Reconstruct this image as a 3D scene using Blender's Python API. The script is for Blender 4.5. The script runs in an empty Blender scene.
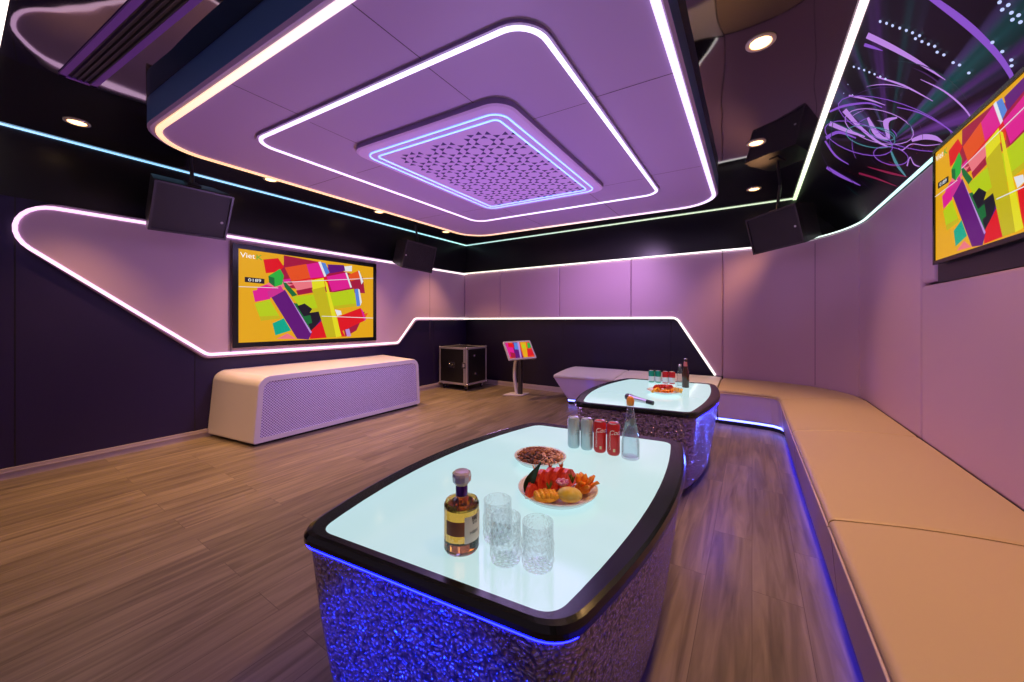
import bpy, bmesh, math, random
from mathutils import Vector, Matrix
random.seed(7)
scene = bpy.context.scene
COL = scene.collection
PI = math.pi

# ------------------------------------------------------------------ materials
MATS = {}
def P(name, base, rough=.5, metal=0., emit=None, es=0., spec=.5, ior=1.5, trans=0., coat=0.):
    m = bpy.data.materials.new(name); m.use_nodes = True
    b = m.node_tree.nodes['Principled BSDF']
    b.inputs['Base Color'].default_value = (*base, 1)
    b.inputs['Roughness'].default_value = rough
    b.inputs['Metallic'].default_value = metal
    b.inputs['Specular IOR Level'].default_value = spec
    b.inputs['IOR'].default_value = ior
    b.inputs['Transmission Weight'].default_value = trans
    b.inputs['Coat Weight'].default_value = coat
    if emit:
        b.inputs['Emission Color'].default_value = (*emit, 1)
        b.inputs['Emission Strength'].default_value = es
    MATS[name] = m
    return m
def nodes(m):
    nt = m.node_tree
    return nt, nt.nodes['Principled BSDF'], nt.nodes.new, nt.links.new
def bump_noise(m, scale, strength, dist=.01, detail=3):
    nt, b, N, L = nodes(m)
    tc = N('ShaderNodeTexCoord'); n = N('ShaderNodeTexNoise'); bp = N('ShaderNodeBump')
    n.inputs['Scale'].default_value = scale; n.inputs['Detail'].default_value = detail
    bp.inputs['Strength'].default_value = strength; bp.inputs['Distance'].default_value = dist
    L(tc.outputs['Object'], n.inputs['Vector']); L(n.outputs['Fac'], bp.inputs['Height']); L(bp.outputs['Normal'], b.inputs['Normal'])
    return m
def mottle(m, c0, c1, scale=3.):
    nt, b, N, L = nodes(m)
    tc = N('ShaderNodeTexCoord'); n = N('ShaderNodeTexNoise'); r = N('ShaderNodeValToRGB')
    n.inputs['Scale'].default_value = scale; n.inputs['Detail'].default_value = 4
    r.color_ramp.elements[0].position = .35; r.color_ramp.elements[1].position = .65
    r.color_ramp.elements[0].color = (*c0, 1); r.color_ramp.elements[1].color = (*c1, 1)
    L(tc.outputs['Object'], n.inputs['Vector']); L(n.outputs['Fac'], r.inputs['Fac']); L(r.outputs['Color'], b.inputs['Base Color'])
    return m
def led(name, stops, axis=None, lo=0., hi=1., es=3.):
    """a strip of tuned LEDs: one colour, or colours running along a world axis"""
    m = P(name, (.8, .8, .8), .5, emit=stops[0], es=es)
    if axis is not None:
        nt, b, N, L = nodes(m)
        g = N('ShaderNodeNewGeometry'); s = N('ShaderNodeSeparateXYZ'); mr = N('ShaderNodeMapRange'); r = N('ShaderNodeValToRGB')
        mr.inputs['From Min'].default_value = lo; mr.inputs['From Max'].default_value = hi
        L(g.outputs['Position'], s.inputs[0]); L(s.outputs[axis], mr.inputs['Value']); L(mr.outputs[0], r.inputs['Fac'])
        cr = r.color_ramp
        cr.elements[0].color = (*stops[0], 1); cr.elements[1].color = (*stops[-1], 1)
        for i, c in enumerate(stops[1:-1], 1):
            e = cr.elements.new(i / (len(stops) - 1)); e.color = (*c, 1)
        L(r.outputs['Color'], b.inputs['Emission Color'])
    return m

def floor_mat():
    m = P('floor_wood', (.3, .2, .15), .34)
    nt, b, N, L = nodes(m)
    tc = N('ShaderNodeTexCoord'); sep = N('ShaderNodeSeparateXYZ'); cmb = N('ShaderNodeCombineXYZ')
    L(tc.outputs['Object'], sep.inputs[0]); L(sep.outputs['Y'], cmb.inputs['X']); L(sep.outputs['X'], cmb.inputs['Y'])
    br = N('ShaderNodeTexBrick'); L(cmb.outputs[0], br.inputs['Vector'])
    br.inputs['Scale'].default_value = 1; br.inputs['Brick Width'].default_value = 1.25; br.inputs['Row Height'].default_value = .19
    br.inputs['Mortar Size'].default_value = .0012; br.inputs['Mortar Smooth'].default_value = .3
    br.offset = .37; br.offset_frequency = 2
    br.inputs['Color1'].default_value = (0, 0, 0, 1); br.inputs['Color2'].default_value = (1, 1, 1, 1); br.inputs['Mortar'].default_value = (.5, .5, .5, 1)
    # grain, stretched along the boards and shifted per board
    mp = N('ShaderNodeMapping'); mp.inputs['Scale'].default_value = (1.1, 15, 1)
    add = N('ShaderNodeVectorMath'); add.operation = 'ADD'
    cm2 = N('ShaderNodeCombineXYZ'); mul = N('ShaderNodeMath'); mul.operation = 'MULTIPLY'; mul.inputs[1].default_value = 17
    L(br.outputs['Color'], mul.inputs[0]); L(mul.outputs[0], cm2.inputs['X']); L(mul.outputs[0], cm2.inputs['Z'])
    L(cmb.outputs[0], mp.inputs['Vector']); L(mp.outputs[0], add.inputs[0]); L(cm2.outputs[0], add.inputs[1])
    n1 = N('ShaderNodeTexNoise'); n1.inputs['Scale'].default_value = 1.4; n1.inputs['Detail'].default_value = 7; n1.inputs['Distortion'].default_value = .9
    L(add.outputs[0], n1.inputs['Vector'])
    r = N('ShaderNodeValToRGB'); e = r.color_ramp.elements
    e[0].position = .3; e[0].color = (.14, .102, .066, 1); e[1].position = .75; e[1].color = (.36, .275, .185, 1)
    L(n1.outputs['Fac'], r.inputs['Fac'])
    hue = N('ShaderNodeHueSaturation'); mr = N('ShaderNodeMapRange'); mr.inputs['To Min'].default_value = .86; mr.inputs['To Max'].default_value = 1.1
    L(br.outputs['Color'], mr.inputs['Value']); L(mr.outputs[0], hue.inputs['Value']); L(r.outputs['Color'], hue.inputs['Color'])
    mix = N('ShaderNodeMixRGB'); mix.inputs['Color2'].default_value = (.10, .07, .05, 1)
    L(br.outputs['Fac'], mix.inputs['Fac']); L(hue.outputs[0], mix.inputs['Color1']); L(mix.outputs[0], b.inputs['Base Color'])
    bp = N('ShaderNodeBump'); bp.inputs['Strength'].default_value = .12; bp.inputs['Distance'].default_value = .003
    L(n1.outputs['Fac'], bp.inputs['Height']); L(bp.outputs['Normal'], b.inputs['Normal'])
    rr = N('ShaderNodeMapRange'); rr.inputs['To Min'].default_value = .3; rr.inputs['To Max'].default_value = .5
    L(n1.outputs['Fac'], rr.inputs['Value']); L(rr.outputs[0], b.inputs['Roughness'])
    return m
def hammered():
    m = P('hammered_metal', (.52, .48, .56), .13, .85)
    nt, b, N, L = nodes(m)
    tc = N('ShaderNodeTexCoord'); v = N('ShaderNodeTexVoronoi'); v.feature = 'SMOOTH_F1'
    v.inputs['Scale'].default_value = 92; v.inputs['Smoothness'].default_value = .4
    ns = N('ShaderNodeTexNoise'); ns.inputs['Scale'].default_value = 30
    mx = N('ShaderNodeMixRGB'); mx.inputs['Fac'].default_value = .03
    L(tc.outputs['Object'], mx.inputs['Color1']); L(ns.outputs['Color'], mx.inputs['Color2']); L(tc.outputs['Object'], ns.inputs['Vector'])
    L(mx.outputs[0], v.inputs['Vector'])
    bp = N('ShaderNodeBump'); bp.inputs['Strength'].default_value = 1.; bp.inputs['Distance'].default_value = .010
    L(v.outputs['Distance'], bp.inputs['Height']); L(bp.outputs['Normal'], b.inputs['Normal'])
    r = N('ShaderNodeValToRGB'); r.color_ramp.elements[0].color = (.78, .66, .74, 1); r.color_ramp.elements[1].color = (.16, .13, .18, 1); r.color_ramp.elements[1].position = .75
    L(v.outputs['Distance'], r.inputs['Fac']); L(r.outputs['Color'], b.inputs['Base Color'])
    return m
def perforated(name, base, hole, pitch, rad, axes=('Y', 'Z'), rough=.4):
    m = P(name, base, rough)
    nt, b, N, L = nodes(m)
    tc = N('ShaderNodeTexCoord'); s = N('ShaderNodeSeparateXYZ'); L(tc.outputs['Object'], s.inputs[0])
    def math_(op, a, bb):
        n = N('ShaderNodeMath'); n.operation = op
        for i, x in enumerate((a, bb)):
            if x is None: continue
            if isinstance(x, (int, float)): n.inputs[i].default_value = x
            else: L(x, n.inputs[i])
        return n.outputs[0]
    u = math_('DIVIDE', s.outputs[axes[0]], pitch); v = math_('DIVIDE', s.outputs[axes[1]], pitch * .5)
    row = math_('FLOOR', v, 0); odd = math_('FLOORED_MODULO', row, 2.)
    u2 = math_('ADD', u, math_('MULTIPLY', odd, .5))
    fu = math_('SUBTRACT', math_('FRACT', u2, None), .5); fv = math_('MULTIPLY', math_('SUBTRACT', math_('FRACT', v, None), .5), .5)
    d = math_('SQRT', math_('ADD', math_('MULTIPLY', fu, fu), math_('MULTIPLY', fv, fv)), None)
    inside = math_('LESS_THAN', d, rad)
    mix = N('ShaderNodeMixRGB'); mix.inputs['Color1'].default_value = (*base, 1); mix.inputs['Color2'].default_value = (*hole, 1)
    L(inside, mix.inputs['Fac']); L(mix.outputs[0], b.inputs['Base Color'])
    bp = N('ShaderNodeBump'); bp.inputs['Strength'].default_value = .6; bp.inputs['Distance'].default_value = .003; bp.invert = True
    L(inside, bp.inputs['Height']); L(bp.outputs['Normal'], b.inputs['Normal'])
    return m

floor_wood = floor_mat(); hammer = hammered()
black_mirror = bump_noise(P('black_mirror', (.012, .010, .014), .035, ior=2.5), 1.9, .30, .02, 1)
dark_wall = P('dark_wall', (.010, .005, .026), .42); bump_noise(dark_wall, 60, .05)
navy_wall = P('navy_wall', (.017, .009, .062), .42); bump_noise(navy_wall, 60, .05)
bulk_dark = P('bulkhead_dark', (.010, .008, .013), .3)
lilac_paint = P('lilac_paint', (.62, .44, .60), .55)
ceil_lilac = P('ceiling_lilac', (.47, .325, .62), .5)
ceil_side_blue_lit = P('ceiling_side_blue_lit', (.07, .15, .42), .4)  # panel side: blue light from the ceiling line painted into the colour
tier_side_shaded = P('tier_side_shaded', (.30, .20, .48), .5)  # step sides: shade painted in as a darker lilac
perf_lilac = P('perforated_lilac', (.80, .55, 1.), .45)  # light of the inner LED rings partly put into this brighter violet
hole_dark = P('hole_dark', (.07, .03, .22), .6)
seam_dark = P('seam_dark', (.10, .06, .12), .7)
upholstery = bump_noise(P('upholstery', (.57, .37, .50), .48), 160, .06, .002)  # greyish beige padding; the room's purple light is put into the colour
seat_beige = bump_noise(P('seat_leather', (.60, .45, .255), .42), 140, .07, .002)
seat_side_purple_lit = bump_noise(P('seat_leather_purple_lit', (.46, .31, .36), .45), 140, .07, .002)  # sofa front: purple light on the leather painted into its colour
bench_white = bump_noise(P('bench_leather', (.88, .86, .78), .42), 140, .06, .002)
bench_lilac_lit = bump_noise(P('bench_leather_lilac_lit', (.66, .52, .74), .45), 140, .06, .002)  # bench front: lilac light painted into the leather colour
piping = P('piping', (.72, .56, .50), .4)
black = P('black_plastic', (.012, .012, .014), .4)
black_gloss = P('black_gloss', (.006, .008, .008), .2)
black_satin = P('black_satin', (.036, .030, .036), .38)
grille = perforated('speaker_grille', (.028, .022, .03), (.004, .004, .005), .012, .3, ('Y', 'Z'), .5)
console_white = P('console_white', (.84, .76, .76), .32)
console_perf = perforated('console_perforated', (.86, .76, .98), (.22, .16, .34), .028, .25)  # white front; violet light falling on it is put into the colour
table_glow = P('table_glow', (.16, .20, .21), .10, emit=(.56, .83, .86), es=.80)
chrome = P('chrome', (.72, .70, .72), .22, 1.)
alu = P('aluminium', (.62, .58, .64), .42, .55)
grey_plastic = P('grey_plastic', (.68, .66, .70), .4)
base_trim = P('skirting', (.50, .40, .42), .4)
pole_grey = P('pole_grey', (.72, .66, .70), .4)
warm_lamp = P('warm_lamp', (1, .9, .8), .5, emit=(1., .60, .22), es=4.5)
lamp_ring = P('lamp_ring', (.75, .6, .45), .3, .3)
glass = P('clear_glass', (.97, .99, 1.), .02, trans=1., ior=1.45)
def thin_glass(name, tint, haze, bump_scale=0, bump=0.):
    m = bpy.data.materials.new(name); m.use_nodes = True; nt = m.node_tree; nt.nodes.clear(); N, L = nt.nodes.new, nt.links.new
    out = N('ShaderNodeOutputMaterial'); tr = N('ShaderNodeBsdfTransparent'); gl = N('ShaderNodeBsdfGlossy'); df = N('ShaderNodeBsdfTranslucent'); lw = N('ShaderNodeLayerWeight')
    tr.inputs[0].default_value = (*tint, 1); gl.inputs['Roughness'].default_value = .04; df.inputs[0].default_value = (.8, .85, .88, 1); lw.inputs['Blend'].default_value = .22
    a = N('ShaderNodeMixShader'); b = N('ShaderNodeMixShader'); a.inputs[0].default_value = haze
    mr = N('ShaderNodeMapRange'); mr.inputs['To Min'].default_value = .03; mr.inputs['To Max'].default_value = .40
    L(lw.outputs['Fresnel'], mr.inputs['Value']); L(mr.outputs[0], b.inputs[0])
    L(tr.outputs[0], a.inputs[1]); L(df.outputs[0], a.inputs[2]); L(a.outputs[0], b.inputs[1]); L(gl.outputs[0], b.inputs[2]); L(b.outputs[0], out.inputs[0])
    if bump_scale:
        tc = N('ShaderNodeTexCoord'); v = N('ShaderNodeTexVoronoi'); v.inputs['Scale'].default_value = bump_scale; bp = N('ShaderNodeBump'); bp.inputs['Strength'].default_value = bump; bp.inputs['Distance'].default_value = .005
        L(tc.outputs['Object'], v.inputs['Vector']); L(v.outputs['Distance'], bp.inputs['Height']); L(bp.outputs[0], gl.inputs['Normal']); L(bp.outputs[0], lw.inputs['Normal'])
    MATS[name] = m; return m
clear_thin = thin_glass('bottle_glass', (.95, .98, .99), .03)
tumbler_glass = thin_glass('tumbler_glass', (.99, .995, 1.), .03, 120, .5)
tumbler_cut = thin_glass('tumbler_cut_glass', (.985, .99, .99), .10, 160, .6)
cut_glass_unused = bump_noise(P('cut_glass', (.96, .98, 1.), .03, trans=1., ior=1.45), 90, .35, .004)
water = P('water', (.95, .98, 1.), .0, trans=1., ior=1.33)
whisky = P('whisky', (.92, .45, .07), .0, trans=1., ior=1.36)
brown_glass = P('brown_glass', (.05, .016, .008), .08, coat=.6)
white_glaze = P('white_glaze', (.82, .86, .86), .15)
paper = P('label_paper', (.80, .76, .68), .6)
ink = P('label_ink', (.05, .04, .04), .6)
white_ink = P('white_ink', (.88, .88, .88), .4)
red_can = P('red_can', (.62, .025, .03), .28, .25)
silver_can = P('silver_can', (.50, .62, .68), .34, .45)
can_top = P('can_top', (.75, .75, .76), .25, .9)
green_can = P('green_can', (.01, .32, .20), .3, .3)
white_can = P('white_can', (.80, .84, .84), .3, .2)
grey_ink = P('grey_ink', (.16, .20, .24), .5)

LED_BLUE = led('led_blue_cove', [(.30, .62, 1.), (.22, .62, .95), (.45, .95, .85)], 'Y', .2, 5.8, 1.5)
LED_BACKCOVE = led('led_green_cove', [(.42, .85, .80), (.62, .85, .55), (.70, .90, .55)], 'X', -4.9, .4, 1.15)
LED_RIGHTCOVE = led('led_right_cove', [(1., .72, .80), (.95, .92, .72), (.70, 1., .52)], 'Y', 2.2, 5.6, 1.5)
LED_REARCOVE = led('led_rear_cove', [(1., .85, .75)], es=3)
LED_PANEL = led('led_panel_ring', [(1., .55, .20), (1., .74, .56), (.86, .72, 1.)], 'X', -3.8, -.35, 1.25)
LED_MID = led('led_middle_ring', [(.90, .70, 1.), (.86, .86, 1.), (.82, .80, 1.)], 'X', -3.1, -.8, 1.5)
LED_INNER = led('led_inner_ring', [(.13, .38, 1.)], es=2.1)
LED_SHAPE = led('led_lilac_outline', [(1., .56, .96), (1., .76, .88), (1., .94, .85)], 'Y', .3, 5.6, 1.45)
LED_BACK = led('led_back_outline', [(1., .96, .72), (.96, 1., .78), (1., .96, .92)], 'X', -4.9, -.3, 1.35)
LED_RWALL = led('led_right_wall', [(.30, .95, .70), (.55, .95, .95), (.75, 1., .85)], 'Y', 2.2, 5.4, 1.3)
LED_TABLE = led('led_table_underglow', [(.001, .0022, 1.)], es=60.)
LED_DIM = led('led_dim_underglow', [(.015, .01, 1.)], es=2.2)
LED_UV = led('led_blue_underglow', [(.02, .015, 1.)], es=8.)
LED_UVW = led('led_pale_underglow', [(.13, .16, 1.)], es=6.)

# ------------------------------------------------------------------ mesh builder
class MB:
    def __init__(self): self.v = []; self.f = []; self.m = []; self.s = []; self.mats = []
    def mi(self, mat):
        if mat not in self.mats: self.mats.append(mat)
        return self.mats.index(mat)
    def add(self, vs, fs, mat, smooth=False, M=None):
        o = len(self.v); k = self.mi(mat)
        self.v += [tuple(M @ Vector(p)) if M else tuple(p) for p in vs]
        for f in fs:
            self.f.append([o + i for i in f]); self.m.append(k); self.s.append(smooth)
        return self
    def box(self, lo, hi, mat, M=None):
        x0, y0, z0 = lo; x1, y1, z1 = hi
        vs = [(x0,y0,z0),(x1,y0,z0),(x1,y1,z0),(x0,y1,z0),(x0,y0,z1),(x1,y0,z1),(x1,y1,z1),(x0,y1,z1)]
        return self.add(vs, [(0,3,2,1),(4,5,6,7),(0,1,5,4),(1,2,6,5),(2,3,7,6),(3,0,4,7)], mat, False, M)
    def loft(self, rings, mat, smooth=False, cap0=True, cap1=True, closed=True, capmat=None, M=None):
        n = len(rings[0]); vs = [p for r in rings for p in r]; fs = []
        for i in range(len(rings) - 1):
            for j in range(n if closed else n - 1):
                a = i*n + j; b = i*n + (j+1) % n
                fs.append((a, b, b + n, a + n))
        self.add(vs, fs, mat, smooth, M)
        if cap0: self.add(rings[0], [list(range(n))[::-1]], capmat or mat, False, M)
        if cap1: self.add(rings[-1], [list(range(n))], capmat or mat, False, M)
        return self
    def prism(self, pts, z0, z1, mat, top=None, M=None, smooth=False):
        return self.loft([[(x, y, z0) for x, y in pts], [(x, y, z1) for x, y in pts]], mat, smooth, capmat=top, M=M)
    def lathe(self, prof, c=(0,0,0), mat=None, seg=24, M=None, smooth=True, cap=True):
        rings = [[(c[0] + r*math.cos(2*PI*j/seg), c[1] + r*math.sin(2*PI*j/seg), c[2] + z) for j in range(seg)] for r, z in prof]
        return self.loft(rings, mat, smooth, cap and prof[0][0] > 1e-4, cap and prof[-1][0] > 1e-4, M=M)
    def tube(self, path, r, mat, seg=8, closed=False, rs=None, M=None, flat=None):
        rings = []; n = len(path); path = [Vector(p) for p in path]
        for i, p in enumerate(path):
            a = path[i-1] if (i or closed) else p; b = path[(i+1) % n] if (i < n-1 or closed) else p
            t = (b - a).normalized()
            up = Vector((0,0,1)) if abs(t.z) < .9 else Vector((1,0,0))
            s = t.cross(up).normalized(); u = s.cross(t)
            rr = rs[i] if rs else r; fl = flat or 1.
            rings.append([tuple(p + s*rr*math.cos(2*PI*j/seg) + u*rr*fl*math.sin(2*PI*j/seg)) for j in range(seg)])
        if closed: rings.append(rings[0])
        return self.loft(rings, mat, True, not closed, not closed, M=M)
    def ribbon(self, path, normal, w, th, mat, closed=False, M=None):
        """a flat strip of width w lying in the plane whose normal is given, standing th proud of it"""
        nrm = Vector(normal).normalized(); path = [Vector(p) for p in path]; n = len(path); rings = []
        for i, p in enumerate(path):
            a = path[i-1] if (i or closed) else None; b = path[(i+1) % n] if (i < n-1 or closed) else None
            ta = (p - a).normalized() if a is not None else None; tb = (b - p).normalized() if b is not None else None
            t = ((ta or tb) + (tb or ta)).normalized(); s = nrm.cross(t).normalized()
            k = 1 / max(.5, t.dot(tb or ta))
            rings.append([tuple(p - s*w/2*k), tuple(p + s*w/2*k), tuple(p + s*w/2*k + nrm*th), tuple(p - s*w/2*k + nrm*th)])
        if closed: rings.append(rings[0])
        return self.loft(rings, mat, False, not closed, not closed, M=M)
    def sphere(self, c, r, mat, seg=14, rings=9, sc=(1,1,1), M=None, R=None):
        rs = []
        for i in range(rings + 1):
            a = -PI/2 + PI*i/rings; rr = max(math.cos(a), .002)
            ring = []
            for j in range(seg):
                p = Vector((r*sc[0]*rr*math.cos(2*PI*j/seg), r*sc[1]*rr*math.sin(2*PI*j/seg), r*sc[2]*math.sin(a)))
                if R: p = R @ p
                ring.append((c[0]+p.x, c[1]+p.y, c[2]+p.z))
            rs.append(ring)
        return self.loft(rs, mat, True, M=M)
    def build(self, name, parent=None, bevel=0, seg=2, subsurf=0, origin=None):
        me = bpy.data.meshes.new(name)
        o0 = Vector(origin) if origin is not None else None
        me.from_pydata([tuple(Vector(p) - o0) for p in self.v] if o0 else self.v, [], self.f)
        for m in self.mats: me.materials.append(m)
        for p, k, s in zip(me.polygons, self.m, self.s): p.material_index = k; p.use_smooth = s
        bm = bmesh.new(); bm.from_mesh(me)
        if bevel or subsurf: bmesh.ops.remove_doubles(bm, verts=bm.verts, dist=1e-5)
        bmesh.ops.recalc_face_normals(bm, faces=bm.faces); bm.to_mesh(me); bm.free()
        o = bpy.data.objects.new(name, me); COL.objects.link(o)
        if bevel:
            b = o.modifiers.new('bevel', 'BEVEL'); b.width = bevel; b.segments = seg; b.limit_method = 'ANGLE'; b.angle_limit = math.radians(40)
            if seg > 2:
                for p in me.polygons: p.use_smooth = True
                w = o.modifiers.new('wn', 'WEIGHTED_NORMAL'); w.keep_sharp = True
        if subsurf:
            s = o.modifiers.new('sub', 'SUBSURF'); s.levels = s.render_levels = subsurf
        if parent is not None:
            o.parent = parent
            if origin is None: o.location = -Vector(root_of(parent))
        elif o0: o.location = o0
        return o
WORLD = {}
def root_of(o):
    """world-space origin of a thing without rotation (parts are written in world coordinates)"""
    v = Vector((0,0,0)); 
    while o is not None:
        v += Vector(o.location); o = o.parent
    return v
def tag(o, label, cat, group=None, kind=None):
    o['label'] = label; o['category'] = cat
    if group: o['group'] = group
    if kind: o['kind'] = kind
    return o
def thing(name, label, cat, loc=(0,0,0), group=None):
    o = bpy.data.objects.new(name, None); o.empty_display_size = .1; COL.objects.link(o); o.location = loc
    return tag(o, label, cat, group)
def struct(o): o['kind'] = 'structure'; return o
def lpart(mb, name, parent, **k):
    """part written in its thing's own coordinates"""
    o = mb.build(name, None, **k); o.parent = parent; return o
def dup(root, loc, label, rotz=None, name=None):
    r = root.copy(); COL.objects.link(r); r.location = loc; r['label'] = label
    if rotz is not None: r.rotation_euler = (0, 0, rotz)
    for ch in list(root.children):
        c = ch.copy(); COL.objects.link(c); c.parent = r
        for g in list(ch.children):
            d = g.copy(); COL.objects.link(d); d.parent = c
    return r
def rrect(x0, y0, x1, y1, r, n=8, skew=0., cx=None):
    pts = []
    for cx_, cy_, a0 in ((x1-r, y1-r, 0), (x0+r, y1-r, 90), (x0+r, y0+r, 180), (x1-r, y0+r, 270)):
        for i in range(n + 1):
            a = math.radians(a0 + 90*i/n); pts.append((cx_ + r*math.cos(a), cy_ + r*math.sin(a)))
    if skew:
        m = (x0 + x1)/2 if cx is None else cx
        pts = [(x, y + skew*(x - m)) for x, y in pts]
    return pts
def round_path(pts, rads, n=8, closed=False):
    """polyline (tuples of any dimension) with its corners rounded"""
    pts = [Vector(p) for p in pts]; out = []; N_ = len(pts)
    for i, p in enumerate(pts):
        r = rads[i] if isinstance(rads, (list, tuple)) else rads
        if (not closed and i in (0, N_-1)) or r <= 0: out.append(p); continue
        a = (pts[i-1] - p); b = (pts[(i+1) % N_] - p)
        ang = a.angle(b); d = min(r / math.tan(ang/2), a.length*.49, b.length*.49)
        p0 = p + a.normalized()*d; p1 = p + b.normalized()*d
        for k in range(n + 1):
            t = k/n; out.append(p0*(1-t)**2 + p*2*t*(1-t) + p1*t*t)
    return out
def text_geo(s, size, shear=0., extr=0., align='CENTER', width=None):
    c = bpy.data.curves.new('lettering', 'FONT'); c.body = s; c.size = size; c.shear = shear; c.extrude = extr
    c.align_x = align; c.align_y = 'CENTER'; c.resolution_u = 3
    o = bpy.data.objects.new('lettering', c); COL.objects.link(o)
    dg = bpy.context.evaluated_depsgraph_get(); me = bpy.data.meshes.new_from_object(o.evaluated_get(dg))
    vs = [tuple(v.co) for v in me.vertices]; fs = [list(p.vertices) for p in me.polygons]
    bpy.data.objects.remove(o); bpy.data.curves.remove(c); bpy.data.meshes.remove(me)
    if width and vs:
        w = max(v[0] for v in vs) - min(v[0] for v in vs); k = width / w
        vs = [(v[0]*k, v[1], v[2]) for v in vs]
    return vs, fs
def wrap(mb, geo, c, r, ang0, z0, mat, rot=0.):
    """lettering laid round a vertical cylinder"""
    vs, fs = geo; out = []
    for x, y, z in vs:
        x, y = x*math.cos(rot) - y*math.sin(rot), x*math.sin(rot) + y*math.cos(rot)
        a = ang0 + x/r; out.append((c[0] + r*math.cos(a), c[1] + r*math.sin(a), c[2] + z0 + y))
    mb.add(out, fs, mat); return mb
ART=[('white',[(0.714,0.952),(0.798,0.982),(0.798,0.906),(0.731,0.893)]),('crimson',[(0.273,0.994),(0.529,0.973),(0.529,0.927),(0.273,0.863)]),('red',[(0.144,0.916),(0.236,0.952),(0.275,0.859),(0.236,0.795),(0.159,0.766)]),('orange',[(0.279,0.853),(0.43,0.927),(0.46,0.761),(0.324,0.7)]),('pink',[(0.43,0.922),(0.526,0.971),(0.566,0.791),(0.46,0.757)]),('blue',[(0.522,0.973),(0.574,0.967),(0.607,0.853),(0.566,0.802)]),('white',[(0.518,0.972),(0.537,0.98),(0.581,0.805),(0.566,0.791)]),('purple',[(0.589,0.956),(0.727,0.975),(0.739,0.902),(0.611,0.844)]),('pink',[(0.583,0.799),(0.744,0.878),(0.785,0.679),(0.627,0.613)]),('white',[(0.739,0.877),(0.754,0.88),(0.798,0.688),(0.785,0.679)]),('orange',[(0.764,0.849),(0.864,0.931),(0.886,0.83),(0.788,0.768)]),('crimson',[(0.788,0.768),(0.886,0.83),(0.896,0.745),(0.801,0.68)]),('white',[(0.854,0.929),(0.868,0.919),(0.904,0.78),(0.886,0.738),(0.868,0.853)]),('salmon',[(0.326,0.692),(0.472,0.745),(0.481,0.649),(0.363,0.593)]),('crimson',[(0.356,0.593),(0.481,0.649),(0.481,0.584),(0.369,0.54)]),('dgreen',[(0.266,0.692),(0.291,0.673),(0.365,0.54),(0.33,0.519),(0.279,0.624)]),('green',[(0.174,0.737),(0.248,0.832),(0.273,0.758),(0.263,0.654),(0.214,0.62),(0.179,0.664)]),('dgreen',[(0.174,0.737),(0.212,0.722),(0.214,0.62),(0.179,0.664)]),('lime',[(0.326,0.519),(0.635,0.6),(0.815,0.669),(0.843,0.44),(0.65,0.387),(0.416,0.325)]),('olive',[(0.416,0.371),(0.843,0.473),(0.843,0.435),(0.65,0.386),(0.416,0.32)]),('dark',[(0.363,0.409),(0.416,0.444),(0.472,0.38),(0.423,0.252)]),('blue',[(0.822,0.666),(0.854,0.674),(0.875,0.441),(0.843,0.429)]),('white',[(0.854,0.674),(0.868,0.666),(0.889,0.49),(0.875,0.441)]),('dark',[(0.416,0.32),(0.537,0.343),(0.529,0.228),(0.464,0.101)]),('dgreen',[(0.41,0.286),(0.458,0.303),(0.472,0.206),(0.443,0.195)]),('white',[(0.65,0.38),(0.701,0.365),(0.708,0.315),(0.67,0.297)]),('red',[(0.458,0.102),(0.544,0.233),(0.583,0.017),(0.455,0.009)]),('red',[(0.67,0.282),(0.877,0.411),(0.913,0.232),(0.714,0.098),(0.739,0.022),(0.701,0.024)]),('pink',[(0.877,0.411),(0.9,0.372),(0.929,0.253),(0.913,0.227)]),('lilac',[(0.739,0.115),(0.773,0.126),(0.79,0.024),(0.754,0.021)]),('pink',[(0.08,0.561),(0.176,0.6),(0.186,0.48),(0.094,0.44)]),('lime',[(0.092,0.419),(0.182,0.474),(0.251,0.262),(0.13,0.234)]),('olive',[(0.119,0.282),(0.243,0.294),(0.251,0.26),(0.132,0.234)]),('teal',[(0.2,0.204),(0.273,0.263),(0.321,0.119),(0.218,0.067)]),('salmon',[(0.226,0.026),(0.295,0.087),(0.36,0.018)]),('purple',[(0.19,0.507),(0.279,0.597),(0.469,0.09),(0.446,0.003),(0.363,0.018)]),('magenta',[(0.169,0.563),(0.251,0.637),(0.275,0.584),(0.19,0.493),(0.174,0.505)]),('lilac',[(0.27,0.631),(0.28,0.598),(0.469,0.09),(0.458,0.079)]),('olive',[(0.469,0.624),(0.566,0.671),(0.663,0.019),(0.583,0.017)]),('lemon',[(0.466,0.735),(0.559,0.777),(0.571,0.669),(0.475,0.62)]),('lemon',[(0.566,0.75),(0.586,0.721),(0.706,0.028),(0.66,0.016)]),('white',[(0.0,0.599),(0.236,0.613),(0.236,0.607),(0.0,0.593)]),('white',[(0.273,0.684),(1.0,0.848),(1.0,0.84),(0.273,0.678)]),('white',[(0.544,0.295),(1.0,0.276),(1.0,0.267),(0.544,0.288)])]
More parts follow.
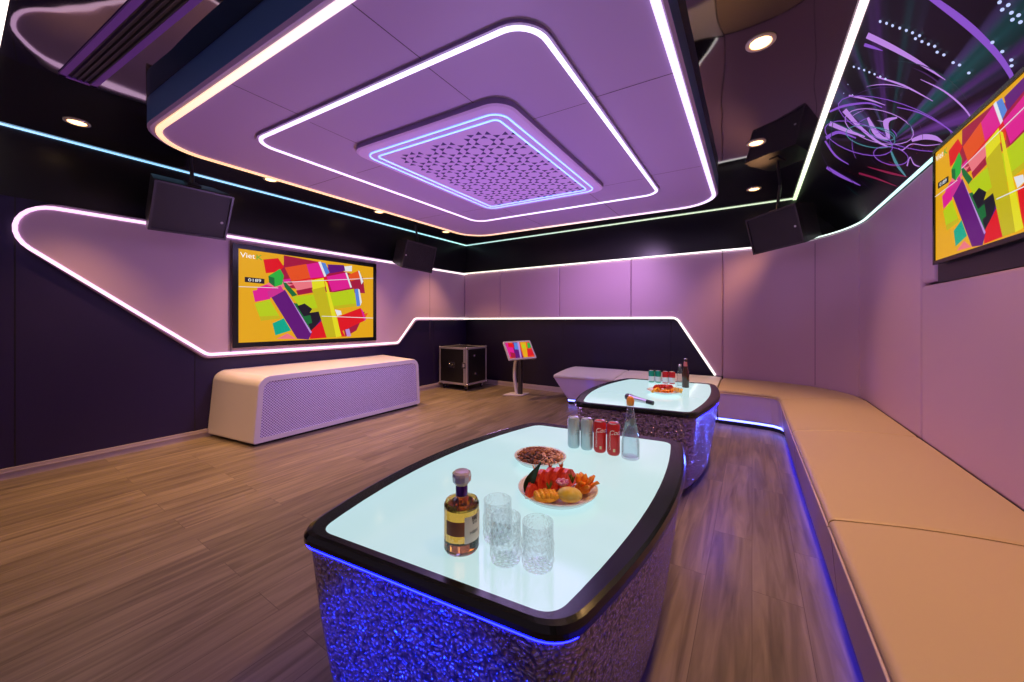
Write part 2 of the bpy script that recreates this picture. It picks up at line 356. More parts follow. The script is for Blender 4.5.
ARCS=[('v',[(2.251,0.21,2.222,0.213),(2.3,0.365,2.26,0.367),(2.345,0.482,2.308,0.485),(2.408,0.598,2.378,0.603),(2.51,0.727,2.49,0.73)]),('l',[(2.64,0.048,2.592,0.05),(2.635,0.182,2.592,0.182),(2.637,0.324,2.608,0.324),(2.65,0.474,2.646,0.474)]),('v',[(2.704,0.054,2.677,0.053),(2.69,0.097,2.667,0.095),(2.669,0.151,2.664,0.151)]),('l',[(2.89,0.185,2.879,0.184),(2.846,0.326,2.829,0.325),(2.838,0.491,2.833,0.491)]),('l',[(2.73,0.381,2.726,0.381),(2.731,0.502,2.718,0.501),(2.777,0.625,2.764,0.625),(2.851,0.717,2.843,0.718)]),('l',[(3.202,0.085,3.182,0.083),(3.131,0.2,3.112,0.197),(3.086,0.303,3.08,0.303)]),('v',[(3.046,0.364,3.038,0.363),(2.986,0.482,2.975,0.48),(2.986,0.631,2.975,0.63),(3.026,0.722,3.019,0.721)]),('l',[(3.411,0.088,3.344,0.103),(3.485,0.227,3.438,0.233),(3.524,0.376,3.492,0.376),(3.5,0.459,3.485,0.457)]),('l',[(3.316,0.247,3.292,0.255),(3.457,0.347,3.39,0.354),(3.401,0.435,3.394,0.41),(3.235,0.375,3.242,0.341),(3.14,0.4,3.128,0.392)]),('l',[(3.283,0.548,3.26,0.533),(3.196,0.586,3.15,0.565),(3.145,0.631,3.099,0.619),(3.127,0.669,3.115,0.667)]),('l',[(3.69,0.035,3.616,0.036),(3.631,0.175,3.579,0.172),(3.55,0.298,3.533,0.296)]),('v',[(3.914,0.063,3.88,0.042),(3.718,0.126,3.677,0.117),(3.637,0.252,3.62,0.25)]),('r',[(4.136,0.409,4.102,0.404),(4.034,0.535,4.002,0.531),(3.941,0.677,3.931,0.676)]),('r',[(3.931,0.431,3.921,0.43),(3.821,0.588,3.785,0.58),(3.718,0.677,3.709,0.675)]),('v',[(4.438,0.156,4.369,0.158),(4.416,0.304,4.348,0.302),(4.323,0.474,4.31,0.473)]),('v',[(3.968,0.051,3.937,0.059),(4.1,0.177,4.065,0.181),(4.091,0.303,4.079,0.303)]),('c',[(3.533,0.487,3.513,0.492),(3.658,0.57,3.62,0.575),(3.726,0.666,3.71,0.667)]),('v',[(3.508,0.009,3.493,0.001),(3.339,0.088,3.317,0.079),(3.164,0.21,3.147,0.206),(3.123,0.296,3.111,0.294)]),('l',[(3.446,0.514,3.431,0.511),(3.43,0.541,3.42,0.535),(3.311,0.556,3.303,0.552),(3.241,0.621,3.232,0.618),(3.147,0.67,3.142,0.668)]),('l',[(3.577,0.629,3.581,0.622),(3.463,0.604,3.451,0.598),(3.517,0.651,3.501,0.65),(3.485,0.701,3.478,0.699)]),('l',[(3.209,0.526,3.209,0.53),(3.257,0.531,3.259,0.535),(3.31,0.523,3.316,0.527),(3.368,0.502,3.375,0.506),(3.425,0.469,3.434,0.472),(3.478,0.426,3.487,0.428),(3.522,0.373,3.532,0.375),(3.553,0.317,3.564,0.317),(3.567,0.26,3.578,0.26),(3.563,0.208,3.574,0.207),(3.541,0.166,3.552,0.164),(3.503,0.138,3.512,0.134),(3.454,0.125,3.458,0.12),(3.398,0.128,3.395,0.123),(3.337,0.145,3.332,0.141),(3.278,0.175,3.271,0.172),(3.225,0.215,3.217,0.213),(3.181,0.262,3.173,0.26),(3.148,0.311,3.14,0.31),(3.127,0.361,3.119,0.36),(3.119,0.408,3.111,0.407),(3.125,0.45,3.117,0.45),(3.143,0.485,3.135,0.486),(3.172,0.511,3.166,0.513),(3.211,0.527,3.207,0.53)]),('c',[(3.387,0.468,3.386,0.473),(3.421,0.471,3.423,0.476),(3.461,0.465,3.467,0.469),(3.505,0.449,3.513,0.452),(3.551,0.424,3.56,0.427),(3.595,0.392,3.605,0.394),(3.633,0.353,3.644,0.355),(3.662,0.312,3.674,0.314),(3.68,0.271,3.692,0.272),(3.685,0.234,3.697,0.233),(3.675,0.203,3.687,0.202),(3.654,0.183,3.663,0.179),(3.622,0.173,3.626,0.167),(3.583,0.173,3.581,0.168),(3.538,0.185,3.532,0.181),(3.491,0.206,3.483,0.203),(3.446,0.235,3.437,0.233),(3.406,0.27,3.397,0.268),(3.374,0.307,3.365,0.305),(3.351,0.345,3.342,0.343),(3.338,0.38,3.329,0.379),(3.336,0.412,3.327,0.412),(3.344,0.439,3.335,0.439),(3.362,0.458,3.355,0.46),(3.389,0.469,3.384,0.472)]),('c',[(3.344,0.453,3.345,0.458),(3.361,0.453,3.364,0.458),(3.378,0.449,3.385,0.453),(3.398,0.44,3.405,0.443),(3.416,0.426,3.425,0.429),(3.433,0.409,3.442,0.411),(3.446,0.39,3.456,0.391),(3.454,0.369,3.465,0.37),(3.458,0.349,3.468,0.349),(3.456,0.331,3.466,0.331),(3.449,0.317,3.458,0.316),(3.437,0.308,3.445,0.305),(3.424,0.304,3.426,0.299),(3.408,0.304,3.404,0.3),(3.389,0.31,3.382,0.306),(3.37,0.32,3.362,0.317),(3.351,0.335,3.343,0.332),(3.336,0.352,3.327,0.35),(3.324,0.371,3.315,0.37),(3.316,0.391,3.307,0.39),(3.314,0.409,3.304,0.409),(3.316,0.426,3.307,0.426),(3.322,0.439,3.314,0.441),(3.333,0.449,3.326,0.451),(3.347,0.453,3.342,0.457)]),('v',[(3.068,0.715,3.07,0.719),(3.122,0.719,3.126,0.723),(3.183,0.704,3.189,0.708),(3.249,0.669,3.256,0.672),(3.314,0.614,3.323,0.616),(3.375,0.54,3.385,0.542),(3.427,0.452,3.436,0.454),(3.463,0.356,3.473,0.357),(3.479,0.261,3.49,0.261),(3.473,0.174,3.484,0.173),(3.445,0.106,3.455,0.104),(3.397,0.062,3.405,0.058),(3.337,0.047,3.339,0.041),(3.268,0.058,3.264,0.054),(3.197,0.094,3.19,0.092),(3.128,0.151,3.121,0.149),(3.068,0.222,3.061,0.221),(3.02,0.301,3.013,0.3),(2.986,0.383,2.979,0.382),(2.966,0.463,2.959,0.462),(2.96,0.537,2.954,0.537),(2.969,0.602,2.963,0.602),(2.992,0.655,2.985,0.655),(3.026,0.694,3.02,0.695),(3.071,0.716,3.067,0.718)]),('v',[(3.493,0.599,3.492,0.603),(3.523,0.603,3.524,0.608),(3.557,0.601,3.562,0.606),(3.593,0.593,3.601,0.597),(3.63,0.578,3.639,0.582),(3.664,0.558,3.674,0.561),(3.692,0.534,3.703,0.536),(3.712,0.507,3.724,0.509),(3.723,0.48,3.735,0.481),(3.723,0.454,3.735,0.454),(3.712,0.432,3.723,0.431),(3.692,0.416,3.7,0.413),(3.664,0.407,3.668,0.402),(3.632,0.405,3.63,0.4),(3.595,0.409,3.59,0.405),(3.557,0.42,3.55,0.416),(3.522,0.437,3.513,0.434),(3.491,0.458,3.482,0.456),(3.467,0.482,3.457,0.48),(3.45,0.507,3.44,0.506),(3.442,0.532,3.432,0.531),(3.443,0.555,3.433,0.555),(3.453,0.575,3.444,0.575),(3.47,0.59,3.463,0.592),(3.495,0.6,3.489,0.603)]),('v',[(3.48,0.483,3.481,0.487),(3.533,0.485,3.537,0.489),(3.593,0.472,3.6,0.477),(3.657,0.446,3.666,0.449),(3.72,0.405,3.731,0.408),(3.778,0.353,3.79,0.355),(3.827,0.292,3.839,0.293),(3.86,0.226,3.874,0.227),(3.875,0.162,3.889,0.162),(3.87,0.105,3.884,0.103),(3.845,0.06,3.858,0.057),(3.802,0.031,3.812,0.026),(3.748,0.02,3.751,0.014),(3.685,0.027,3.682,0.022),(3.618,0.05,3.611,0.047),(3.553,0.088,3.544,0.085),(3.494,0.136,3.485,0.134),(3.446,0.19,3.436,0.189),(3.41,0.247,3.4,0.246),(3.388,0.304,3.378,0.303),(3.38,0.357,3.37,0.357),(3.386,0.403,3.377,0.404),(3.407,0.441,3.398,0.442),(3.439,0.468,3.432,0.471),(3.483,0.483,3.478,0.487)])]
RAYS=[('t',[(3.081,0.312),(2.447,0.227),(2.21,0.286),(2.262,0.196),(2.576,0.2)]),('t',[(2.854,0.431),(2.518,0.504),(2.62,0.66),(2.828,0.711)]),('u',[(3.077,0.282),(2.937,0.05),(2.759,0.058),(2.844,0.19)]),('u',[(3.021,0.301),(2.623,0.137),(2.301,0.158),(2.671,0.234)]),('t',[(2.891,0.396),(2.749,0.358),(2.649,0.41),(2.831,0.454)]),('u',[(2.264,0.334),(2.314,0.501),(2.506,0.722),(2.521,0.683),(2.38,0.463)]),('t',[(3.708,0.073),(3.753,0.159),(4.132,0.19),(4.131,0.104)])]
DOTS=[(2.481,0.084),(2.473,0.115),(2.47,0.145),(2.464,0.179),(2.459,0.21),(2.456,0.239),(2.453,0.272),(2.481,0.263),(2.48,0.294),(2.477,0.324),(2.472,0.351),(2.498,0.374),(2.495,0.404),(2.513,0.455),(2.509,0.482),(2.528,0.533),(2.893,0.048),(2.883,0.078),(2.874,0.109),(2.868,0.14),(2.861,0.17),(2.856,0.203),(2.852,0.233),(2.132,0.453),(2.129,0.482),(2.157,0.476),(2.154,0.507),(2.18,0.525),(2.152,0.531),(2.176,0.551),(2.315,0.524),(2.337,0.574),(2.357,0.62),(2.384,0.636),(2.405,0.685),(3.077,0.055),(3.188,0.051),(3.152,0.105),(4.218,0.266),(4.208,0.306),(4.193,0.344),(4.178,0.381),(4.168,0.42),(3.282,0.62),(3.262,0.648),(3.362,0.613),(3.257,0.683)]
MC= (3.459, 0.447)

# ------------------------------------------------------------------ helpers that need true arcs
def arc_round(pts, rads, n=10, closed=False):
    pts = [Vector(p) for p in pts]; out = []; N_ = len(pts)
    for i, p in enumerate(pts):
        r = rads[i] if isinstance(rads, (list, tuple)) else rads
        if (not closed and i in (0, N_-1)) or r <= 0: out.append(p); continue
        a = pts[i-1] - p; b = pts[(i+1) % N_] - p; a.normalize(); b.normalize()
        ang = a.angle(b)
        if ang > 3.1: out.append(p); continue
        d = r / math.tan(ang/2); c = p + (a + b).normalized() * (r / math.sin(ang/2))
        u0 = (p + a*d) - c; u1 = (p + b*d) - c; th = u0.angle(u1)
        for k in range(n + 1):
            t = k/n; out.append(c + (u0*math.sin((1-t)*th) + u1*math.sin(t*th)) / math.sin(th))
    return out
def wn(o):
    for p in o.data.polygons: p.use_smooth = True
    w = o.modifiers.new('wn', 'WEIGHTED_NORMAL'); w.weight = 100; w.keep_sharp = False
    return o

XL, XR, YB, ZC = -4.93, .93, 5.85, 2.79
# ================================================================== THE ROOM
mb = MB().box((XL-.15, -1.6, -.1), (XR+.2, YB+.15, 0), floor_wood); struct(mb.build('floor'))
mb = MB().box((XL-.15, .17, ZC), (.43, YB+.15, ZC+.12), black_mirror)
struct(mb.build('ceiling'))
mb = MB().box((XL-.15, -1.6, ZC-.015), (.9, .13, ZC+.12), bulk_dark).box((.47, .13, ZC-.02), (1.1, YB+.15, ZC+.12), bulk_dark)
struct(mb.build('ceiling_margin'))
mb = MB().box((XL-.15, -1.6, 0), (XL, YB+.15, ZC), navy_wall)
for y in (.306, 1.44, 4.93): mb.box((XL, y-.004, .06), (XL+.0015, y+.004, 2.75), bulk_dark)
mb.box((XL, -1.6, 2.235), (XL+.002, YB, 2.78), bulk_dark)
struct(mb.build('wall_left'))
mb = MB().box((XL, YB, 0), (XR+.17, YB+.15, ZC), dark_wall)
for x in (-3.99, -2.76, -1.55, -1.0): mb.box((x-.004, YB-.0015, .06), (x+.004, YB, 2.75), bulk_dark)
mb.box((XL, YB-.002, 2.2), (XR+.17, YB, 2.78), bulk_dark)
struct(mb.build('wall_back'))
mb = MB().box((XR+.05, -1.6, 0), (XR+.17, YB, ZC), bulk_dark); struct(mb.build('wall_right'))
mb = MB().box((XL, -1.6, 0), (XL+.018, YB, .085), base_trim); mb.box((XL, -1.6, .05), (XL+.024, YB, .06), base_trim)
struct(mb.build('baseboard_left'))
mb = MB().box((XL+.018, YB-.018, 0), (-2.3, YB, .085), base_trim); mb.box((XL+.018, YB-.024, .05), (-2.3, YB, .06), base_trim)
struct(mb.build('baseboard_back'))

# --- LED lines where walls meet the ceiling
def strip(name, path, normal, w, th, mat, label, closed=False):
    o = MB().ribbon(path, normal, w, th, mat, closed).build(name); return tag(o, label, 'light strip')
strip('led_strip', [(XL+.015, .17, ZC), (XL+.015, YB-.015, ZC)], (0,0,-1), .022, .010, LED_BLUE, 'ice blue light line along the ceiling edge above the left wall')
strip('led_strip', [(XL+.03, YB-.018, ZC), (.43, YB-.018, ZC)], (0,0,-1), .022, .010, LED_BACKCOVE, 'pale green light line along the ceiling edge above the back wall')
strip('led_strip', [(.45, .15, ZC-.004), (.45, YB, ZC-.004)], (0,0,-1), .034, .016, LED_RIGHTCOVE, 'pink to green light line between the mirror ceiling and the patterned slope')
strip('led_strip', [(XL, .15, ZC-.004), (.43, .15, ZC-.004)], (0,0,-1), .034, .016, LED_REARCOVE, 'peach light line at the top left corner of the photo')

# --- left feature panel with its outline
fp = thing('feature_panel', 'lilac pointed panel on the left wall holding the television', 'wall panel', (XL, 3., 1.5))
outer = [(0, -.115, 2.225), (0, YB, 2.215), (0, YB, 1.255), (0, 4.46, 1.245), (0, 4.08, .850), (0, 1.515, .845)]
pth = arc_round(outer, [.24, 0, 0, .12, .09, .13], 10, True)
X0, X1 = XL+.003, XL+.055
mb = MB().loft([[(X0, p.y, p.z) for p in pth], [(X1-.008, p.y, p.z) for p in pth]], lilac_paint, cap0=False, cap1=False)
def inset(pts, d):
    n = len(pts); out = []
    for i in range(n):
        a = pts[i] - pts[i-1]; b = pts[(i+1) % n] - pts[i]
        na = Vector((0, -a.z, a.y)); nb = Vector((0, -b.z, b.y))
        if na.length < 1e-9: na = nb
        if nb.length < 1e-9: nb = na
        na.normalize(); nb.normalize(); m = (na + nb); m.normalize()
        out.append(pts[i] + m * d / max(.5, m.dot(na)))
    return out
cen = Vector((0, 3, 1.5))
sgn = 1 if (inset(pth, .01)[40] - cen).length < (pth[40] - cen).length else -1
in1 = inset(pth, sgn*.008)
mb.loft([[(X1-.008, p.y, p.z) for p in pth], [(X1, p.y, p.z) for p in in1]], lilac_paint, cap0=False)
for y in (1.741, 4.774): mb.box((X1, y-.003, .90), (X1+.001, y+.003, 2.15), seam_dark)
lp = mb.build('panel_board', fp)
led_path = arc_round([(X1, YB, 2.185), (X1, -.06, 2.185), (X1, 1.53, .885), (X1, 4.06, .885), (X1, 4.42, 1.285), (X1, YB, 1.290)], [0, .20, .12, .09, .10, 0], 10)
MB().ribbon(led_path, (1,0,0), .027, .008, LED_SHAPE).build('light_outline', fp)

# --- upholstered panels of the back and right walls
YF = 5.72
def wall_path_panel(label, path, z0, z1, th=.06, zs=None, mat=upholstery, seams=()):
    """padded panel that follows a plan path; the padding swells from path towards the room"""
    path = [Vector((p[0], p[1])) for p in path]
    # shorten + round the ends
    e = .022
    d0 = (path[1]-path[0]).normalized(); d1 = (path[-2]-path[-1]).normalized()
    pp = [path[0]+d0*.002, path[0]+d0*.006, path[0]+d0*.013, path[0]+d0*e] + path[1:-1] + [path[-1]+d1*e, path[-1]+d1*.013, path[-1]+d1*.006, path[-1]+d1*.002]
    tt = [-.02, -.009, -.002, 0] + [0]*(len(path)-2) + [0, -.002, -.009, -.02]
    rings = []
    z1_ = z1
    for i, p in enumerate(pp):
        z1 = z1_(p) if callable(z1_) else z1_
        a = pp[max(i-1,0)]; b = pp[min(i+1,len(pp)-1)]; t = (b-a).normalized(); n = Vector((t.y, -t.x))
        k = tt[i]; sec = [(-th+.003, z0)]
        for q in range(5):
            a_ = PI/2*q/4; sec.append((k-.022+.022*math.sin(a_), z0+.022-.022*math.cos(a_)))
        for q in range(5):
            a_ = PI/2*q/4; sec.append((k-.022+.022*math.cos(a_), z1-.022+.022*math.sin(a_)))
        sec.append((-th+.003, z1))
        rings.append([(p.x+n.x*s, p.y+n.y*s, z) for s, z in sec])
    t = thing('upholstered_panel', label, 'wall panel', (sum(p.x for p in path)/len(path), sum(p.y for p in path)/len(path), z0), 'padded panels of the back and right walls')
    o = MB().loft(rings, mat, True).build('padding', t); wn(o)
    return t
def seam_line(t, x, y, nx, ny, z0, z1):
    mb = MB(); mb.add([(x-ny*.003, y+nx*.003, z0), (x+ny*.003, y-nx*.003, z0), (x+ny*.003, y-nx*.003, z1), (x-ny*.003, y+nx*.003, z1)], [(0,1,2,3)], seam_dark); mb.build('stitched_seam', t)
ZL, ZT = 1.30, 2.182
wall_path_panel('padded lilac panel beside the left corner, leftmost on the back wall', [(XL+.064, YF), (-4.4, YF), (-3.99, YF)], ZL, ZT, .13)
wall_path_panel('padded lilac panel on the back wall above the tablet stand', [(-3.99, YF), (-3.4, YF), (-2.76, YF)], ZL, ZT, .13)
wall_path_panel('padded lilac panel on the back wall above the white bench end', [(-2.76, YF), (-2.1, YF), (-1.55, YF)], ZL, ZT, .13)
# the one with a slanted lower corner
t = thing('upholstered_panel', 'padded lilac panel with a slanting lit lower edge, on the back wall', 'wall panel', (-.9, YF, 1.3), 'padded panels of the back and right walls')
poly = [(-1.548, 1.30), (-.925, 1.30), (-.885, 1.275), (-.43, .49), (-.332, .49), (-.332, ZT), (-1.548, ZT)]
mb = MB().loft([[(x, YF+.126, z) for x, z in poly], [(x, YF, z) for x, z in poly]], upholstery)
mb.build('padding', t, bevel=.018, seg=3)
R_ = .90; cx, cy = XR-R_, YF-R_
arc = [(cx + R_*math.cos(a), cy + R_*math.sin(a)) for a in [math.radians(90 - 90*i/20) for i in range(21)]]
aC = arc[:18]; aD = arc[17:]
t = wall_path_panel('broad curved lilac panel filling the corner behind the sofa', [(-.33, YF), (-.15, YF)] + aC, .462, lambda p: 2.184 + .050*max(0, ((90 - math.degrees(math.atan2(p.y-cy, p.x-cx)))/4.5 - 4)/16), .05)
seam_line(t, arc[9][0]-.0015, arc[9][1]-.0015, math.cos(math.radians(49.5)), math.sin(math.radians(49.5)), .5, 2.15)
wall_path_panel('tall lilac panel between the curved corner and the right television', aD + [(XR, 4.3), (XR, 3.495)], .462, 2.225, .05)
wall_path_panel('wide lilac panel on the right wall under the right television', [(XR, 3.49), (XR, 2.5), (XR, 1.5), (XR, -.9)], .462, 1.475, .05)
wall_path_panel('narrow lilac padded post beside the left edge of the right television', [(XR, 3.49), (XR, 3.38), (XR, 3.275)], 1.49, 2.225, .05)
# LED along top and ledge of the back, round the corner and along the right wall
strip('led_strip', [(XL+.06, YF-.004, ZT+.006), (-.33, YF-.004, ZT+.006)] + [(x, y-.004, ZT+.006) for x, y in [(-.15, YF)] + arc[:5]], (0,0,1), .05, .014, LED_BACK, 'cream light line on top of the back wall panels')
strip('led_strip', [(x, y, ZT+.006+.05*i/16) for i, (x, y) in enumerate(arc[4:])] + [(XR, 4.3, 2.237), (XR, 3.2, 2.237), (XR, 1.8, 2.238), (XR, -.8, 2.238)], (0,0,1), .020, .010, LED_RWALL, 'aqua light line curving along the top of the right wall panels')
strip('led_strip', [tuple(p) for p in arc_round([(XL+.06, YF-.006, 1.285), (-.905, YF-.006, 1.290), (-.418, YF-.006, .505)], [0, .12, 0], 8)], (0,-1,0), .027, .008, LED_BACK, 'cream light line under the back panels that turns down to the bench')
mb = MB().box((XL+.06, YF+.0, 1.30-.03), (-.94, YB, 1.30-.012), lilac_paint); tag(mb.build('ledge_board'), 'thin lilac ledge under the back wall panels', 'ledge')

# --- mural on the slope over the sofa
AX, AZ, BX, BZ = .47, 2.77, .93, 2.26
sl = math.hypot(BX-AX, BZ-AZ); sx, sz = (BX-AX)/sl, (BZ-AZ)/sl
nrm = Vector((sz, 0, -sx))
MV = {'v': P('mural_violet', (.02,.0,.05), .3, emit=(.36, .12, .86), es=.62), 'l': P('mural_lilac', (.02,.0,.05), .3, emit=(.62, .30, .95), es=.75),
      'c': P('mural_cyan', (.0,.02,.02), .3, emit=(.12, .45, .55), es=.5), 'r': P('mural_red', (.02,0,0), .3, emit=(.5, .02, .12), es=.4),
      't': P('mural_teal', (.0,.02,.02), .3, emit=(.0, .10, .11), es=.25), 'u': P('mural_deep_violet', (.01,.0,.02), .3, emit=(.12, .03, .30), es=.22),
      'd': P('mural_dots', (.1,.1,.2), .3, emit=(.55, .66, 1.), es=.95)}
mur = thing('mural', 'dark printed slope with violet light swirls and dots above the sofa', 'mural', (AX, 3., AZ))
def mp(Y, t, k=0.): return (AX + sx*t + nrm.x*k, Y, AZ + sz*t + nrm.z*k)
mural_dark = P('mural_black', (.004, .003, .008), .3, spec=.25)
nt, b, N, L = nodes(mural_dark)
tc = N('ShaderNodeTexCoord'); sp_ = N('ShaderNodeSeparateXYZ'); L(tc.outputs['Object'], sp_.inputs[0])
MCY, MCT = MC
def mth(op, a, bb=None):
    q = N('ShaderNodeMath'); q.operation = op
    for i, x in enumerate((a, bb)):
        if x is None: continue
        if isinstance(x, (int, float)): q.inputs[i].default_value = x
        else: L(x, q.inputs[i])
    return q.outputs[0]
dy = mth('MULTIPLY', mth('SUBTRACT', sp_.outputs['Y'], MCY), -.5); dt = mth('SUBTRACT', mth('MULTIPLY', mth('SUBTRACT', sp_.outputs['X'], AX), 1/sx), MCT)
ang = mth('ARCTAN2', dt, dy); rad = mth('SQRT', mth('ADD', mth('MULTIPLY', dy, dy), mth('MULTIPLY', dt, dt)))
n1 = N('ShaderNodeTexNoise'); n1.noise_dimensions = '1D'; n1.inputs['Scale'].default_value = 2.6; n1.inputs['Detail'].default_value = 3; L(ang, n1.inputs['W'])
n2 = N('ShaderNodeTexNoise'); n2.noise_dimensions = '1D'; n2.inputs['Scale'].default_value = 3.1; L(mth('ADD', ang, 9.), n2.inputs['W'])
fall = N('ShaderNodeMapRange'); fall.inputs['From Min'].default_value = .05; fall.inputs['From Max'].default_value = .95; fall.inputs['To Min'].default_value = 1.; fall.inputs['To Max'].default_value = .12; L(rad, fall.inputs['Value'])
r = N('ShaderNodeValToRGB'); r.color_ramp.elements[0].position = .48; r.color_ramp.elements[0].color = (0,0,0,1); r.color_ramp.elements[1].position = .72; r.color_ramp.elements[1].color = (1,1,1,1); L(n1.outputs['Fac'], r.inputs['Fac'])
hue_ = N('ShaderNodeValToRGB'); hue_.color_ramp.elements[0].position = .42; hue_.color_ramp.elements[0].color = (.0,.16,.17,1); hue_.color_ramp.elements[1].position = .55; hue_.color_ramp.elements[1].color = (.26,.07,.55,1); L(n2.outputs['Fac'], hue_.inputs['Fac'])
L(hue_.outputs[0], b.inputs['Emission Color']); up_ = N('ShaderNodeMapRange'); up_.inputs['From Min'].default_value = -.03; up_.inputs['From Max'].default_value = .10; up_.inputs['To Min'].default_value = 0; L(mth('ADD', mth('MULTIPLY', dy, .8), mth('MULTIPLY', dt, -.6)), up_.inputs['Value'])
L(mth('MULTIPLY', mth('MULTIPLY', mth('MULTIPLY', r.outputs[0], fall.outputs[0]), up_.outputs[0]), .75), b.inputs['Emission Strength'])
mb = MB().add([mp(-1., .0), mp(YB, .0), mp(YB, sl), mp(-1., sl)], [(0,1,2,3)], mural_dark)
mb.add([mp(-1., .0, -.03), mp(YB, .0, -.03), mp(YB, sl, -.03), mp(-1., sl, -.03)], [(3,2,1,0)], bulk_dark)
mb.build('backing', mur)
mb = MB(); lev = .0008
def crom(Q, n=5):
    out = []
    for i in range(len(Q)-1):
        p0, p1, p2, p3 = Q[max(i-1,0)], Q[i], Q[i+1], Q[min(i+2,len(Q)-1)]
        for k in range(n):
            t = k/n; out.append([.5*(2*b + (c-a)*t + (2*a-5*b+4*c-d)*t*t + (3*b-a-3*c+d)*t**3) for a, b, c, d in zip(p0, p1, p2, p3)])
    return out + [list(Q[-1])]
for c, q in ARCS:
    vs = [];  fs = []; q = crom(q) if len(q) < 20 else q
    for y0, t0, y1, t1 in q: vs += [mp(y0, min(t0, sl-.005), lev), mp(y1, min(t1, sl-.005), lev)]
    for i in range(len(q)-1): fs.append((2*i, 2*i+1, 2*i+3, 2*i+2))
    mb.add(vs, fs, MV[c]); lev += .00012
mr_ = random.Random(11)
for k in range(46):
    ra = .10 + .85*mr_.random()**.8; a0 = mr_.random()*2*PI; da = .25 + .7*mr_.random(); w0 = .002 + .004*mr_.random(); vs = []; fs = []
    c = mr_.choice('vvvvlluuuuttc') if math.sin(a0 + da/2) < .3 else mr_.choice('vuurr')
    for i in range(13):
        s = i/12; a = a0 + da*s; ww = w0*math.sin(PI*(.06+.9*s)); r0 = ra + .05*s
        for sg in (-1, 1):
            yy = MC[0] + 1.15*(r0 + sg*ww)*math.cos(a); t_ = MC[1] + .62*(r0 + sg*ww)*math.sin(a); vs.append((yy, t_))
    if any(not (.05 < t_ < sl-.02) or yy > 5.6 for yy, t_ in vs): continue
    mb.add([mp(yy, t_, lev) for yy, t_ in vs], [(2*i, 2*i+1, 2*i+3, 2*i+2) for i in range(12)], MV[c]); lev += .00005
for i, (y, t) in enumerate(DOTS):
    rr = .008 if i < 34 else .004
    mb.add([mp(y + 1.25*rr*math.cos(a*PI/5), t + rr*.8*math.sin(a*PI/5), lev) for a in range(10)], [list(range(10))], MV['d' if i < 38 else 'r']); lev += .00002
mb.build('light_pattern', mur)

# --- suspended lilac ceiling panel
cp = thing('ceiling_panel', 'large lilac suspended ceiling panel with glowing rounded outlines', 'ceiling panel', (-2.08, 2.8, 2.6))
SK = .05
o1 = rrect(-3.86, .83, -.30, 4.80, .42, 10, SK); o2 = rrect(-3.845, .845, -.315, 4.785, .41, 10, SK)
mb = MB().loft([[(x, y, ZC-.001) for x, y in o1], [(x, y, 2.612) for x, y in o1]], ceil_side_blue_lit, cap1=False)
mb.loft([[(x, y, 2.612) for x, y in o1], [(x, y, 2.60) for x, y in o2]], ceil_lilac, cap0=False)
def skew_line(mb, p0, p1, w, z, mat):
    a, b = Vector((*p0, 0)), Vector((*p1, 0)); t = (b-a).normalized(); n = Vector((-t.y, t.x, 0))*w/2
    mb.add([tuple(q + Vector((0,0,z))) for q in (a-n, a+n, b+n, b-n)], [(0,1,2,3)], mat)
def sk(x, y): return (x, y + SK*(x+2.08))
for x in (-2.49, -1.43): skew_line(mb, sk(x, .9), sk(x, 4.72), .006, 2.5995, seam_dark)
for y in (2.08, 3.52): skew_line(mb, sk(-3.78, y), sk(-.36, y), .006, 2.5995, seam_dark)
mb.build('panel_board', cp)
pth = [(x, y, 2.598) for x, y in rrect(-3.80, .885, -.34, 4.745, .38, 10, SK)]
MB().ribbon(pth, (0,0,-1), .036, .01, LED_PANEL, True).build('light_ring', cp)
o3 = rrect(-3.135, 1.30, -.79, 4.03, .17, 8, .07)
mb = MB().loft([[(x, y, 2.5995) for x, y in o3], [(x, y, 2.583) for x, y in o3]], tier_side_shaded, cap0=False, capmat=ceil_lilac)
for x in (-2.49, -1.43): skew_line(mb, sk(x, 1.36), sk(x, 3.95), .005, 2.5825, seam_dark)
for y in (2.08, 3.52): skew_line(mb, sk(-3.0, y), sk(-.85, y), .005, 2.5825, seam_dark)
mid = mb.build('middle_tier', cp)
MB().ribbon([(x, y, 2.582) for x, y in rrect(-3.11, 1.325, -.815, 4.005, .15, 8, .07)], (0,0,-1), .024, .008, LED_MID, True).build('light_ring', mid)
o4 = rrect(-2.60, 1.735, -1.215, 3.555, .14, 8, .065); o5 = rrect(-2.585, 1.75, -1.23, 3.54, .13, 8, .065)
mb = MB().loft([[(x, y, 2.5828) for x, y in o4], [(x, y, 2.548) for x, y in o4]], tier_side_shaded, cap0=False, cap1=False)
mb.loft([[(x, y, 2.548) for x, y in o4], [(x, y, 2.540) for x, y in o5]], perf_lilac, cap0=False)
